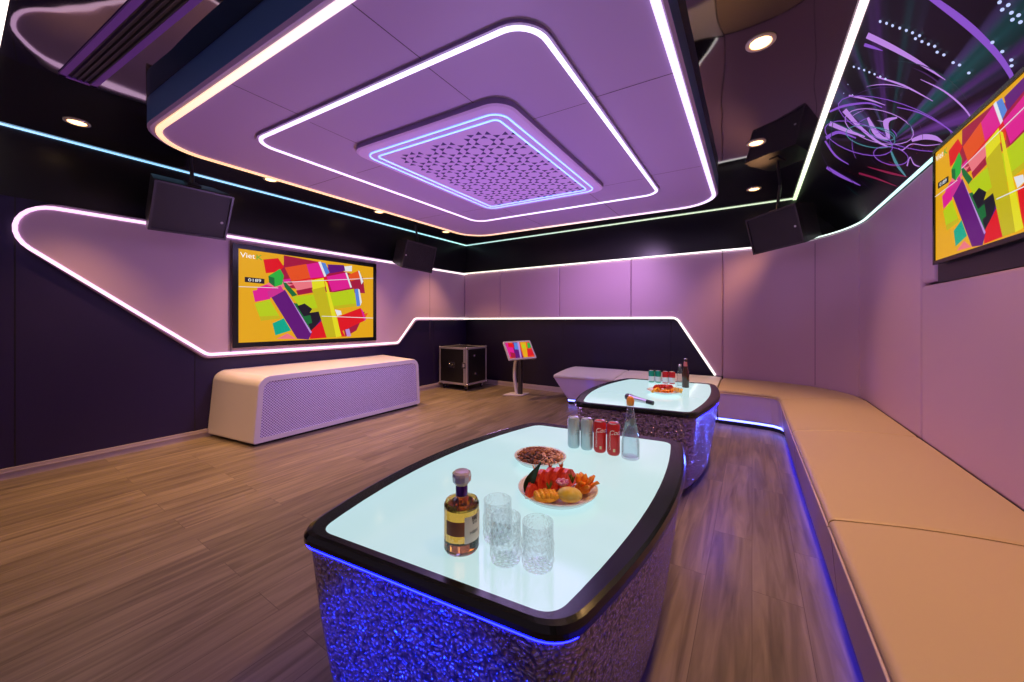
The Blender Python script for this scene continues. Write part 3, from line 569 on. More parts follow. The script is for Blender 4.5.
# trefoil cut-outs on a honeycomb
a_ = .103; zt = 2.5392
ix0, ix1, iy0, iy1 = -2.44, -1.385, 1.93, 3.37
j = 0
h3 = math.sqrt(3)
for col_ in range(-2, 14):
    for row_ in range(-2, 26):
        for kind in (0, 1):
            x = ix0 + col_*1.5*a_*1.0 + (a_ if kind else 0)*1.0
            y = iy0 + row_*h3*a_ + (col_ % 2)*h3*a_/2
            if col_*1.5*a_ > 2: continue
            if not (ix0 < x < ix1 and iy0 < y < iy1): continue
            y_ = y + .065*(x+1.9)
            for q in range(3):
                th = (PI if kind else 0) + q*2*PI/3 + PI
                # wedge with its apex towards the knot, hollow between ribs
                d0, d1, hw = .010, .049, .0275
                pa = (x + d0*math.cos(th), y_ + d0*math.sin(th))
                pb = (x + d1*math.cos(th) - hw*math.sin(th), y_ + d1*math.sin(th) + hw*math.cos(th))
                pc = (x + d1*math.cos(th) + hw*math.sin(th), y_ + d1*math.sin(th) - hw*math.cos(th))
                mb.add([(*pa, zt), (*pb, zt), (*pc, zt)], [(0,1,2)], hole_dark)
inn = mb.build('perforated_tier', cp)
for m_ in (0., .063):
    MB().ribbon([(x, y, 2.540) for x, y in rrect(-2.535+m_, 1.825+m_, -1.30-m_, 3.475-m_, max(.10-m_, .04), 8, .065)], (0,0,-1), .0085, .006, LED_INNER, True).build('light_ring', inn)

# --- downlights
DL = [((-4.39, .56), 'recessed warm downlight in the far left of the mirror ceiling'), ((-4.40, 1.94), 'recessed warm downlight in the mirror ceiling above the left television'),
      ((-4.42, 3.35), 'recessed warm downlight near the left edge of the ceiling panel, third from the left'), ((-4.45, 4.74), 'recessed warm downlight in the back left corner of the ceiling'),
      ((.04, 2.46), 'recessed warm downlight over the sofa, largest and nearest on the right'), ((.03, 3.83), 'recessed warm downlight over the sofa, middle one of the right row'),
      ((.02, 5.16), 'recessed warm downlight over the corner of the sofa near the hanging speaker')]
def downlight(x, y, label):
    t = thing('downlight', label, 'ceiling light', (x, y, ZC), 'recessed ceiling downlights')
    m = MB().lathe([(.072, -.0005), (.072, -.006), (.058, -.010), (.052, -.006), (.052, -.0005)], (0,0,0), lamp_ring, 28); lpart(m, 'trim_ring', t)
    m = MB().lathe([(.050, -.002), (.050, -.006), (.002, -.008)], (0,0,0), warm_lamp, 24); lpart(m, 'lamp_disc', t)
    return t
d0 = downlight(*DL[0][0], DL[0][1])
for (x, y), lb in DL[1:]: dup(d0, (x, y, ZC), lb)

# --- air vent in the ceiling
av = thing('air_vent', 'long dark slotted air vent in a violet frame on the ceiling', 'vent', (-2.9, .5, ZC))
def vp(x, y, z): return (x, y + .09*(x+3.61), z)
vent_frame = P('vent_frame', (.22, .08, .45), .4)
mb = MB()
for y0, y1 in ((.385, .415), (.515, .545)):
    mb.loft([[vp(-3.62, y0, ZC), vp(-3.62, y1, ZC), vp(-3.62, y1, ZC-.012), vp(-3.62, y0, ZC-.012)], [vp(-1.7, y0, ZC), vp(-1.7, y1, ZC), vp(-1.7, y1, ZC-.012), vp(-1.7, y0, ZC-.012)]], vent_frame)
mb.loft([[vp(-3.62, .385, ZC), vp(-3.62, .545, ZC), vp(-3.62, .545, ZC-.012), vp(-3.62, .385, ZC-.012)], [vp(-3.595, .385, ZC), vp(-3.595, .545, ZC), vp(-3.595, .545, ZC-.012), vp(-3.595, .385, ZC-.012)]], vent_frame)
mb.build('frame', av)
mb = MB().add([vp(-3.6, .41, ZC-.002), vp(-1.7, .41, ZC-.002), vp(-1.7, .52, ZC-.002), vp(-3.6, .52, ZC-.002)], [(0,1,2,3)], black)
mb.build('slot_backing', av)
mb = MB()
for k in range(4):
    y = .428 + k*.025
    mb.loft([[vp(-3.595, y, ZC-.003), vp(-3.595, y+.004, ZC-.003), vp(-3.595, y+.010, ZC-.011), vp(-3.595, y+.006, ZC-.011)], [vp(-1.7, y, ZC-.003), vp(-1.7, y+.004, ZC-.003), vp(-1.7, y+.010, ZC-.011), vp(-1.7, y+.006, ZC-.011)]], black_satin)
mb.build('slats', av)

# ================================================================== TELEVISIONS
SC = {'red': (.80,.008,.015), 'orange': (.86,.09,.015), 'pink': (.80,.015,.30), 'white': (.85,.85,.9), 'blue': (.10,.25,.75), 'purple': (.13,.008,.19), 'green': (.03,.46,.05), 'dgreen': (.01,.16,.04),
      'salmon': (.92,.20,.24), 'lime': (.52,.66,.008), 'dark': (.015,.01,.02), 'teal': (.0,.42,.27), 'olive': (.60,.50,.01), 'lemon': (.85,.78,.015), 'crimson': (.40,.01,.05), 'magenta': (.66,.03,.30), 'lilac': (.55,.30,.75), 'amber': (.86,.42,.008)}
SM = {k: P('screen_' + k, (.004,.004,.004), .3, spec=.2, emit=c, es=.88) for k, c in SC.items()}
SM['ink'] = P('screen_white_text', (.01,.01,.01), .15, emit=(.95, .95, .9), es=1.)
def screen_mesh(w, h, writing=True):
    """picture of coloured wooden blocks on amber, in the plane x=0 facing +x, y to the right, z up, origin at its middle"""
    mb = MB(); k = 0
    def pl(pts, mat, k): mb.add([(k, (u-.5)*w, (v-.5)*h) for u, v in pts], [list(range(len(pts)))], mat)
    pl([(0,0),(1,0),(1,1),(0,1)], SM['amber'], 0)
    k = .00006
    for c, pts in (('crimson', [(.20,.86),(.36,.90),(.62,.92),(.90,.84),(.92,.62),(.55,.60),(.30,.62)]), ('red', [(.33,.66),(.60,.66),(.60,.80),(.33,.84)]), ('pink', [(.10,.52),(.22,.56),(.34,.74),(.24,.70),(.11,.60)]),
                   ('salmon', [(.16,.64),(.24,.60),(.34,.66),(.20,.70)]), ('dgreen', [(.30,.45),(.52,.42),(.56,.10),(.40,.06)]), ('red', [(.48,.02),(.56,.20),(.66,.02)]), ('crimson', [(.70,.28),(.92,.36),(.84,.10),(.74,.02)]),
                   ('dark', [(.40,.42),(.58,.40),(.60,.22),(.48,.14)]), ('purple', [(.50,.24),(.57,.26),(.55,.10),(.51,.02)]), ('orange', [(.72,.30),(.95,.34),(.90,.22),(.76,.16)])): pl(pts, SM[c], k); k += .00003
    k = .0006
    for c, pts in ART: pl([(min(max(u,0),1), min(max(v,0),1)) for u, v in pts], SM[c], k); k += .00006
    if writing:
        def word(s, u, v, size, mat, width=None, kk=0.):
            vs, fs = text_geo(s, size, align='CENTER', width=width)
            mb.add([(kk or k, (u-.5)*w + x, (v-.5)*h + y) for x, y, _ in vs], fs, mat)
        word('Viet', .052, .935, .085*h/1.07, SM['ink'], .085*w)
        word('K', .118, .93, .085*h/1.07, SM['green'], .035*w)
        for i, (u0, u1, v) in enumerate([(.16, .34, .945), (.36, .56, .90), (.82, .93, .93)]):
            pass
        pl([(.035, .65), (.15, .645), (.15, .70), (.035, .705)], SM['dark'], k)
        word('0189', .0925, .674, .05*h/1.07, SM['ink'], .075*w, k + .0002)
    return mb
TVY0, TVY1, TVZ0, TVZ1 = 1.795, 3.55, 1.0, 2.058
tvx = XL + .055
tv = thing('television', 'large wall television with coloured blocks on the left lilac panel', 'television', (tvx, (TVY0+TVY1)/2, (TVZ0+TVZ1)/2))
def tv_parts(t, w, h, border, depth):
    m = MB(); W, H_ = w/2+border, h/2+border
    m.box((-depth, -W+.03, -H_+.03), (-.012, W-.03, H_-.03), black)
    m.box((-.012, -W, -H_), (-.003, W, H_), black_gloss)
    for a in ((-W, -H_, W, -h/2), (-W, h/2, W, H_), (-W, -h/2, -w/2, h/2), (w/2, -h/2, W, h/2)):
        m.box((-.003, a[0], a[1]), (.004, a[2], a[3]), black_gloss)
    lpart(m, 'bezel', t); lpart(screen_mesh(w, h), 'screen', t).location = (-.0028, 0, 0)
tv.location = (tvx + .05, (TVY0+TVY1)/2, (TVZ0+TVZ1)/2)
tv_parts(tv, TVY1-TVY0, TVZ1-TVZ0, .055, .048)
tv2 = thing('television', 'wall television with coloured blocks set among the right wall panels', 'television', (.905, 2.585, 1.918))
tv2.rotation_euler = (0, 0, PI)
tv_parts(tv2, 1.20, .635, .022, .03)
mb = MB().box((XR+.012, -.9, 1.478), (XR+.047, 3.272, 2.235), black); tag(mb.build('recess_board'), 'black recess board behind and under the right television', 'panel')

# ================================================================== CONSOLE
cs = thing('media_console', 'white rounded console with a perforated front below the left television', 'cabinet', (-4.5, 2.74, 0))
def prof(pts, rads, X): return [(X, p.y, p.z) for p in arc_round([(X, y, z) for y, z in pts], rads, 8, True)]
fr = [(1.650, .025), (1.705, .690), (3.795, .690), (3.832, .025)]; bk = [(1.545, .025), (1.605, .705), (3.90, .705), (3.94, .025)]
rd = [.02, .12, .12, .02]
ins = [(1.712, .075), (1.752, .632), (3.745, .632), (3.775, .075)]
mb = MB()
rF, rB, rI = prof(fr, rd, -4.11), prof(bk, rd, -4.925), prof(ins, [.015, .08, .08, .015], -4.108)
rF2 = [(-4.118, y, z) for _, y, z in rF]
mb.loft([rB, rF2], console_white, True, cap0=True, cap1=False)
shr = [(-4.108, y + (2.74-y)*.006, z + (.36-z)*.012) for _, y, z in rF]
mb.loft([rF2, shr], console_white, True, cap0=False, cap1=False)
mb.loft([shr, rI], console_white, False, cap0=False, cap1=False)
mb.loft([rI, [(-4.122, y, z) for _, y, z in rI]], console_white, False, cap0=False, cap1=False)
wn(mb.build('body', cs))
mb = MB().add([(-4.120, y, z) for _, y, z in rI], [list(range(len(rI)))], console_perf); mb.build('perforated_front', cs)
mb = MB().box((-4.90, 1.68, 0), (-4.14, 3.80, .028), black); mb.build('plinth', cs)

# ================================================================== SPEAKERS
def speaker(C, yaw, tilt, roll, w, h, dep, label, badge, first=None):
    n = Vector((math.cos(yaw)*math.cos(tilt), math.sin(yaw)*math.cos(tilt), math.sin(tilt))); r = Vector((-math.sin(yaw), math.cos(yaw), 0)); u = n.cross(r)
    r2 = r*math.cos(roll) + u*math.sin(roll); u2 = n.cross(r2)
    M = Matrix((n, r2, u2)).transposed().to_4x4(); M.translation = Vector(C)
    t = thing('loudspeaker', label, 'speaker', C, 'black loudspeakers hung at the walls'); t.rotation_euler = M.to_euler()
    def ring(x, W, H_): return [(x, -W/2, -H_/2), (x, W/2, -H_/2), (x, W/2, H_/2), (x, -W/2, H_/2)]
    m = MB().loft([ring(-dep, w*.80, h*.84), ring(-.06, w*.985, h*.99), ring(0, w, h)], black_satin, cap1=False)
    m.loft([ring(0, w, h), ring(0, w-.034, h-.034), ring(-.018, w-.036, h-.036)], black_satin, cap0=False, cap1=False)
    lpart(m, 'cabinet', t)
    m = MB().add(ring(-.012, w-.034, h-.034), [(0,1,2,3)], grille); g = lpart(m, 'grille', t)
    m = MB().lathe([(.012, 0), (.012, .004), (.002, .005)], (0,0,0), grey_plastic, 12, M=Matrix.Translation((-.011, badge[0]*w, badge[1]*h)) @ Matrix.Rotation(PI/2, 4, 'Y')); lpart(m, 'badge', t)
    Mi = M.inverted(); top = Vector(C) - n*.14 + u2*h*.5; up = Vector((top.x - n.x*.04, top.y - n.y*.04, ZC))
    m = MB().tube([Mi @ (top - u2*.01), Mi @ (top + Vector((0,0,.05))), Mi @ Vector((up.x, up.y, max(ZC-.03, top.z+.06))), Mi @ up], .016, black_satin, 8)
    m.box((-.20, -.05, h*.5-.006), (-.08, .05, h*.5+.012), black_satin); lpart(m, 'hanging_bracket', t)
    return t
speaker((-4.39, 1.272, 2.262), .03, -.50, .02, .585, .455, .36, 'black loudspeaker hung at the left wall, nearest one, left of the television', (.40, -.12))
speaker((-4.42, 4.12, 2.255), -.06, -.255, -.05, .60, .43, .34, 'black loudspeaker hung on the left wall beyond the television, near the far corner', (-.44, -.04))
speaker((.195, 5.08, 2.26), -2.285, -.242, .05, .60, .43, .36, 'black loudspeaker hung in the back right corner above the sofa', (.40, -.05))

# ================================================================== FLIGHT CASE
fc = thing('equipment_case', 'black wheeled equipment case with aluminium edges in the far corner', 'case', (-4.54, 5.30, 0))
hx, hy, z0, z1 = .33, .285, .105, .765
m = MB().box((-hx, -hy, z0), (hx, hy, z1), P('case_laminate', (.012, .010, .012), .45)); lpart(m, 'case_body', fc)
m = MB(); e = .032; o_ = .004
for sx_ in (-1, 1):
    for sy_ in (-1, 1):
        x, y = sx_*hx, sy_*hy; m.box((min(x+sx_*o_, x-sx_*e), min(y+sy_*o_, y-sy_*e), z0), (max(x+sx_*o_, x-sx_*e), max(y+sy_*o_, y-sy_*e), z1), alu)
    for zz, sg in ((z0, 1), (z1, -1)):
        x = sx_*hx; m.box((min(x+sx_*o_, x-sx_*e), -hy-o_, min(zz-sg*o_, zz+sg*e)), (max(x+sx_*o_, x-sx_*e), hy+o_, max(zz-sg*o_, zz+sg*e)), alu)
for sy_ in (-1, 1):
    for zz, sg in ((z0, 1), (z1, -1)):
        y = sy_*hy; m.box((-hx-o_, min(y+sy_*o_, y-sy_*e), min(zz-sg*o_, zz+sg*e)), (hx+o_, max(y+sy_*o_, y-sy_*e), max(zz-sg*o_, zz+sg*e)), alu)
m.box((hx-.075, -hy-.005, z0), (hx-.045, -hy+.002, z1), alu)
lpart(m, 'edge_trim', fc)
for sx_ in (-1, 1):
    for sy_ in (-1, 1):
        for zz in (z0, z1): lpart(MB().sphere((sx_*(hx-.004), sy_*(hy-.004), zz + (.004 if zz == z0 else -.004)), .026, chrome, 10, 6), 'corner_ball', fc)
m = MB().box((-.095, -hy-.008, .40), (.045, -hy, .50), chrome).box((-.08, -hy-.010, .413), (.03, -hy-.006, .487), black).tube([(-.07, -hy-.016, .47), (-.05, -hy-.022, .445), (.0, -hy-.022, .445), (.02, -hy-.016, .47)], .007, chrome)
lpart(m, 'recessed_handle', fc)
for (yy, zz) in ((-.08, .62), (-.05, .29)):
    m = MB().box((hx, yy-.035, zz-.018), (hx+.008, yy+.035, zz+.018), chrome).box((hx+.006, yy-.012, zz-.022), (hx+.016, yy+.012, zz+.010), chrome); lpart(m, 'side_latch', fc)
m = MB().box((hx-.11, -hy-.010, .40), (hx-.02, -hy-.002, .50), chrome).box((hx-.08, -hy-.018, .425), (hx-.05, -hy-.008, .48), alu); lpart(m, 'butterfly_latch', fc)
for sx_ in (-1, 1):
    for sy_ in (-1, 1):
        cx_, cy_ = sx_*(hx-.07), sy_*(hy-.06)
        m = MB().lathe([(.034, -.014), (.040, -.008), (.040, .008), (.034, .014)], (0,0,0), black, 16, M=Matrix.Translation((cx_, cy_, .040)) @ Matrix.Rotation(PI/2, 4, 'Y'))
        m.box((cx_-.02, cy_-.02, .078), (cx_+.02, cy_+.02, z0), alu).box((cx_-.022, cy_-.012, .03), (cx_-.017, cy_+.012, .09), alu).box((cx_+.017, cy_-.012, .03), (cx_+.022, cy_+.012, .09), alu)
        lpart(m, 'caster', fc)

# ================================================================== TABLET STAND
ks = thing('tablet_stand', 'slim grey floor stand with a tilted touch screen before the back wall', 'stand', (-3.33, 5.27, 0))
m = MB().prism(rrect(-.16, -.13, .14, .13, .03, 5, .45), 0, .014, pole_grey); lpart(m, 'base_plate', ks, bevel=.003)
pz = [(-.005, .012), (-.018, .10), (-.036, .20), (-.048, .30), (-.046, .42), (-.030, .54), (-.005, .63), (.03, .70)]
m = MB().loft([[(x-.022, -.02, z), (x+.022, -.02, z), (x+.022, .02, z), (x-.022, .02, z)] for x, z in pz], pole_grey); lpart(m, 'curved_pole', ks, bevel=.004)
m = MB().box((.025, .0, .014), (.085, .05, .60), black_satin); lpart(m, 'dark_upright', ks)  # dark upright box beside the pole
C, yaw, tilt, roll = Vector((-3.22, 5.19, .765)), -.55, .66, .03
n = Vector((math.cos(yaw)*math.cos(tilt), math.sin(yaw)*math.cos(tilt), math.sin(tilt))); r = Vector((-math.sin(yaw), math.cos(yaw), 0)); u = n.cross(r)
r2 = r*math.cos(roll) + u*math.sin(roll); u2 = n.cross(r2)
M = Matrix((n, r2, u2)).transposed().to_4x4(); M.translation = C - Vector((-3.33, 5.27, 0))
m = MB()
m.loft([[(x, y, z) for y, z in rrect(-.255, -.18, .255, .18, .015, 4)] for x in (-.028, 0)], grey_plastic, M=M); m.box((-.06, -.06, -.06), (-.02, .06, .06), grey_plastic, M=M)
scf = lpart(m, 'screen_frame', ks, bevel=.002)
sm = MB()
for i_, (c_, q_) in enumerate((('orange', [(0,0),(1,0),(1,1),(0,1)]), ('pink', [(0,.1),(.28,.2),(.32,.8),(.05,1),(0,1)]), ('purple', [(.2,0),(.52,0),(.55,1),(.30,1)]), ('blue', [(.30,.55),(.5,.5),(.5,.95),(.36,1)]), ('amber', [(.55,0),(.72,0),(.86,1),(.62,1)]),
        ('lilac', [(.40,0),(.46,0),(.58,1),(.50,1)]), ('red', [(.72,.05),(1,.1),(1,.5),(.8,.55)]), ('green', [(.84,.55),(1,.6),(1,.9),(.9,.95)]), ('red', [(.08,.72),(.3,.66),(.32,.9),(.12,.98)]), ('lime', [(.62,.6),(.74,.55),(.78,.8),(.66,.84)]), ('crimson', [(.05,.05),(.22,.0),(.26,.3),(.08,.4)]))):
    sm.add([(.0001*i_, (u_-.5)*.455, (v_-.5)*.305) for u_, v_ in q_], [list(range(len(q_)))], SM[c_])
sm.v = [tuple(M @ (Vector(p) + Vector((.001, 0, 0)))) for p in sm.v]
s_ = sm.build('screen'); s_.parent = scf

# ================================================================== SEATING
def seat(label, front, back, top, side, base_in=.0, group='seat sections along the walls', name='bench_seat', zf=.425, zb=.485, endcap=(False, False), cat='bench', slant=None, uv=True):
    """seat section swept between a front edge and a wall edge"""
    F_ = [Vector((x, y)) for x, y in front]; B_ = [Vector((x, y)) for x, y in back]
    # refine
    def refine(L_, n=4):
        out = []
        for i in range(len(L_)-1):
            for k in range(n): out.append(L_[i].lerp(L_[i+1], k/n))
        out.append(L_[-1]); return out
    if len(F_) == 2: F_, B_ = refine(F_, 6), refine(B_, 6)
    # end lips
    def lip(L_):
        a = L_[0].lerp(L_[1], min(.9, .004/max((L_[1]-L_[0]).length, .01))); a2 = L_[0].lerp(L_[1], min(.95, .02/max((L_[1]-L_[0]).length, .02)))
        b = L_[-1].lerp(L_[-2], min(.9, .004/max((L_[-2]-L_[-1]).length, .01))); b2 = L_[-1].lerp(L_[-2], min(.95, .02/max((L_[-2]-L_[-1]).length, .02)))
        return [a, a2] + L_[1:-1] + [b2, b]
    F2, B2 = lip(F_), lip(B_); n = len(F2)
    cx_ = sum(p.x for p in F_)/len(F_)*.5 + sum(p.x for p in B_)/len(B_)*.5; cy_ = sum(p.y for p in F_)/len(F_)*.5 + sum(p.y for p in B_)/len(B_)*.5
    t = thing(name, label, cat, (cx_, cy_, 0), group)
    rings = []
    for i in range(n):
        f, b = F2[i], B2[i]; d = (b - f); D = d.length; dn = d.normalized()
        dip = .010 if i in (0, n-1) else (.002 if i in (1, n-2) else 0)
        ring = []
        for q in range(5):
            a_ = PI/2*q/4; ring.append((.006+.022*(1-math.cos(PI/2-a_)) if False else .022*(1-math.sin(a_)) , zf-.03-.022+.022*1 if False else zf-.045+.022*0 if False else 0))
        ring = [(.004, zf-.050)]
        for q in range(6):
            a_ = PI/2*q/5; ring.append((.028*(1-math.cos(a_)), zf-.028+.028*math.sin(a_)))
        for q in range(1, 8):
            s = q/8; ring.append((.03 + (D-.055)*s, zf + (zb-zf)*s + .014*math.sin(PI*s)))
        ring += [(D-.012, zb-.002), (D, zb-.02), (D, zf-.050)]
        rings.append([(f.x+dn.x*s, f.y+dn.y*s, z-dip*(1 if z > zf-.03 else 0)) for s, z in ring])
    wn(MB().loft(rings, top, True).build('seat_cushion', t))
    # body under the cushion
    rings = []; slo = slant or (0, 0)
    for i in range(n):
        f, b = F2[i], B2[i]; dn = (b-f).normalized(); al = (F2[min(i+1,n-1)]-F2[max(i-1,0)]).normalized()
        fb = f + dn*.03
        if slant:
            s = i/(n-1); fb = fb + al*(slant[0]*(1-s) - slant[1]*s)
        bb = b + (al*(slant[0]*(1-i/(n-1))) if slant else Vector((0,0)))
        g = dn*.006
        rings.append([(fb.x, fb.y, .085), (f.x+g.x, f.y+g.y, zf-.052), (b.x, b.y, zf-.052), (bb.x, bb.y, .085)])
    MB().loft(rings, side, False).build('seat_body', t)
    MB().tube([(f.x + (b-f).normalized().x*.001, f.y + (b-f).normalized().y*.001, zf-.048) for f, b in zip(F2, B2)], .0055, piping, 6).build('piping', t)
    # recessed plinth with its blue light
    rings = []; path = []
    for i in range(n):
        f, b = F2[i], B2[i]; dn = (b-f).normalized(); al = (F2[min(i+1,n-1)]-F2[max(i-1,0)]).normalized()
        off = Vector((0,0))
        if slant: off = al*(slant[0]*(1-i/(n-1)))
        p = f + dn*.06 + off; q = b - dn*.02 + off
        rings.append([(p.x, p.y, 0), (p.x, p.y, .088), (q.x, q.y, .088), (q.x, q.y, 0)]); path.append((p.x - dn.x*.004, p.y - dn.y*.004, .058))
    pl = MB().loft(rings, black, False).build('plinth', t)
    mb = MB(); rr = []
    for (x, y, z), f, b in zip(path, F2, B2):
        dn = (b-f).normalized(); rr.append([(x, y, z-.012), (x, y, z+.012), (x-dn.x*.008, y-dn.y*.008, z+.012), (x-dn.x*.008, y-dn.y*.008, z-.012)])
    mb.loft(rr, LED_UVW if uv == 2 else LED_UV, False).build('underglow_strip', pl)
    return t
seat('white bench section with a slanted free end on the back wall', [(-2.52, 5.02), (-1.62, 5.10)], [(-2.46, 5.69), (-1.58, 5.70)], bench_white, bench_lilac_lit, slant=(.22, 0), uv=2, zf=.442, zb=.497)
seat('pale bench section behind the far table, joined to the slanted end', [(-1.615, 5.10), (-.355, 5.08)], [(-1.575, 5.70), (-.335, 5.70)], bench_white, bench_lilac_lit, uv=2, zf=.442, zb=.497)
fC = [(-.35, 5.08), (-.15, 5.08), (.05, 5.07), (.17, 5.05), (.225, 5.0), (.245, 4.93), (.25, 4.78)]
bC = [(-.33, 5.69)] + [(cx + (R_-.006)*math.cos(a), cy + (R_-.006)*math.sin(a)) for a in [math.radians(d) for d in (90, 72, 52, 34, 18, 3)]]
bC[1] = (.03, 5.69)
seat('beige corner section of the sofa under the curved wall panel', fC, bC, seat_beige, bench_lilac_lit, uv=2)
seat('beige sofa section next to the corner one, along the right wall', [(.25, 4.775), (.255, 3.51)], [(.926, 4.86), (.926, 3.51)], seat_beige, seat_side_purple_lit)
seat('beige sofa section in the middle of the right wall, under the television', [(.255, 3.505), (.27, 2.035)], [(.926, 3.505), (.926, 2.03)], seat_beige, seat_side_purple_lit)
seat('beige sofa section nearest the camera at the bottom right', [(.27, 2.03), (.285, .42)], [(.926, 2.025), (.926, .42)], seat_beige, seat_side_purple_lit)

# ================================================================== TABLES
TC = (-.72, 1.325)
def outline(ya, yb, e_l, m_l, e_r, m_r, rad, skew=.125, n=14):
    """plan of the table top: straight ends, long sides bowed outwards"""
    pts = []
    for k in range(n+1):
        s = -1 + 2*k/n; y = ya + (yb-ya)*k/n; pts.append((e_r + (m_r-e_r)*(1-s*s), y))
    for k in range(n+1):
        s = 1 - 2*k/n; y = yb + (ya-yb)*k/n; pts.append((-(e_l + (m_l-e_l)*(1-s*s)), y))
    pts = [(x, y + skew*x) for x, y in pts]
    rads = [0]*len(pts)
    out = []
    P_ = [Vector((x, y, 0)) for x, y in pts]
    for i, p in enumerate(P_):
        if i in (0, n, n+1, 2*n+1):
            a = (P_[i-1]-p).normalized(); b = (P_[(i+1) % len(P_)]-p).normalized()
            for k in range(11):
                t_ = k/10; p0 = p + a*rad; p1 = p + b*rad
                q = p0*(1-t_)**2 + p*2*t_*(1-t_) + p1*t_*t_; out.append((q.x, q.y))
        else: out.append((p.x, p.y))
    return out
def make_table(label):
    t = thing('coffee_table', label, 'table', (*TC, 0), 'glowing low tables')
    def ol(d, dend=None): 
        dend = d if dend is None else dend
        return outline(-.700+dend, .745-dend, .43-d, .55-d, .41-d, .50-d, .078)
    o0 = ol(0); o1 = ol(.016); gl = outline(-.665, .672, .368, .475, .368, .428, .05)
    m = MB().loft([[(x, y, .584) for x, y in ol(.004)], [(x, y, .590) for x, y in o0], [(x, y, .604) for x, y in o0], [(x, y, .617) for x, y in ol(.006)], [(x, y, .621) for x, y in o1], [(x, y, .621) for x, y in gl], [(x, y, .612) for x, y in gl]], black_gloss, False, cap0=True, cap1=False)
    lpart(m, 'table_rim', t)
    m = MB().loft([[(x, y, .606) for x, y in gl], [(x, y, .620) for x, y in gl]], table_glow, cap0=False); lpart(m, 'glowing_glass', t)
    tops = [ol(.014, .012), ol(.026, .019), ol(.042, .028), ol(.060, .040), ol(.082, .054)]; zz = [.584, .46, .33, .20, .07]
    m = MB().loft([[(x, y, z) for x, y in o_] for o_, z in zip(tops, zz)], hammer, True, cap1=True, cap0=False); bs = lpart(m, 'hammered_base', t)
    y_ = -.735+.04; 
    m = MB()
    pl = ol(.125, .10)
    m = MB().prism(pl, 0, .072, black); p_ = lpart(m, 'plinth', t)
    m = MB().loft([[(x, y, z) for x, y in ol(.122, .097)] for z in (.056, .066)], LED_DIM, False, cap0=False, cap1=False); g = lpart(m, 'plinth_light', t); g.parent = p_
    return t
T1 = make_table('near glass topped low table with whisky and fruit on it')
T2 = dup(T1, (TC[0]-.005, TC[1]+2.075, 0), 'far glass topped low table with microphone and beer bottle on it')
ZT_ = .6205

def under_rim(t, a, b):
    o_ = outline(-.700+.006, .745-.006, .43-.007, .55-.007, .41-.007, .50-.007, .078)
    path = [(x, y, .5845) for x, y in o_ if a(x, y)]
    path.sort(key=b); lpart(MB().ribbon(path, (0,0,-1), .007, .003, LED_TABLE), 'underglow_strip', t)
under_rim(T1, lambda x, y: y - .125*x < -.64, lambda p: p[0])
under_rim(T2, lambda x, y: x > .36 and y > -.55 and y < .6, lambda p: p[1])  # strip added on the far table; stands in for the sofa lights' blue
# ================================================================== THINGS ON THE NEAR TABLE
def ring_text(m, s, size, c, r, ang, z, mat, rot=0., width=None, shear=0.):
    wrap(m, text_geo(s, size, shear, width=width), c, r, ang, z, mat, rot)
# -- whisky bottle
wb = thing('whisky_bottle', 'faceted whisky bottle with a pale label on the near table', 'bottle', (-.676, .783, ZT_))
camdir = math.atan2(0-.785, 0+.673)
m = MB().lathe([(.034, 0), (.046, .002), (.0485, .007), (.0485, .124), (.044, .133), (.028, .140), (.0155, .145), (.0145, .164), (.002, .164)], (0,0,0), glass, 24, smooth=False); lpart(m, 'glass_body', wb)
m = MB().lathe([(.040, .009), (.0452, .012), (.0452, .117), (.002, .117)], (0,0,0), whisky, 24, smooth=False); lpart(m, 'whisky', wb)
foil = P('violet_foil', (.10, .03, .30), .25, .5)
m = MB().lathe([(.0165, .146), (.0165, .172), (.0155, .174)], (0,0,0), foil, 20); lpart(m, 'neck_foil', wb)
stop = P('stopper_glass', (.62, .58, .78), .12, .1, coat=1.)
m = MB().lathe([(.014, .173), (.019, .176), (.0255, .186), (.027, .201), (.0255, .208), (.020, .212), (.002, .213)], (0,0,0), stop, 12, smooth=False); lpart(m, 'stopper', wb)
def cyl_patch(r, a0, a1, z0, z1, mat, n=14):
    m = MB(); vs = []
    for i in range(n+1):
        a = a0 + (a1-a0)*i/n; vs += [(r*math.cos(a), r*math.sin(a), z0), (r*math.cos(a), r*math.sin(a), z1)]
    return m.add(vs, [(2*i, 2*i+2, 2*i+3, 2*i+1) for i in range(n)], mat, True)
la = camdir + .78
m = cyl_patch(.0492, la-.62, la+.72, .036, .106, paper)
ring_text(m, 'HIBIKI', .0115, (0,0,0), .0496, la-.02, .062, ink)
ring_text(m, '\u97ff', .024, (0,0,0), .0496, la+.02, .092, ink)
lpart(m, 'front_label', wb)
m = cyl_patch(.0489, camdir-.98, camdir+.16, .056, .094, P('bottle_brown', (.30, .085, .03), .5)); lpart(m, 'brown_patch', wb)  # brown patch wrapped over the front of the bottle

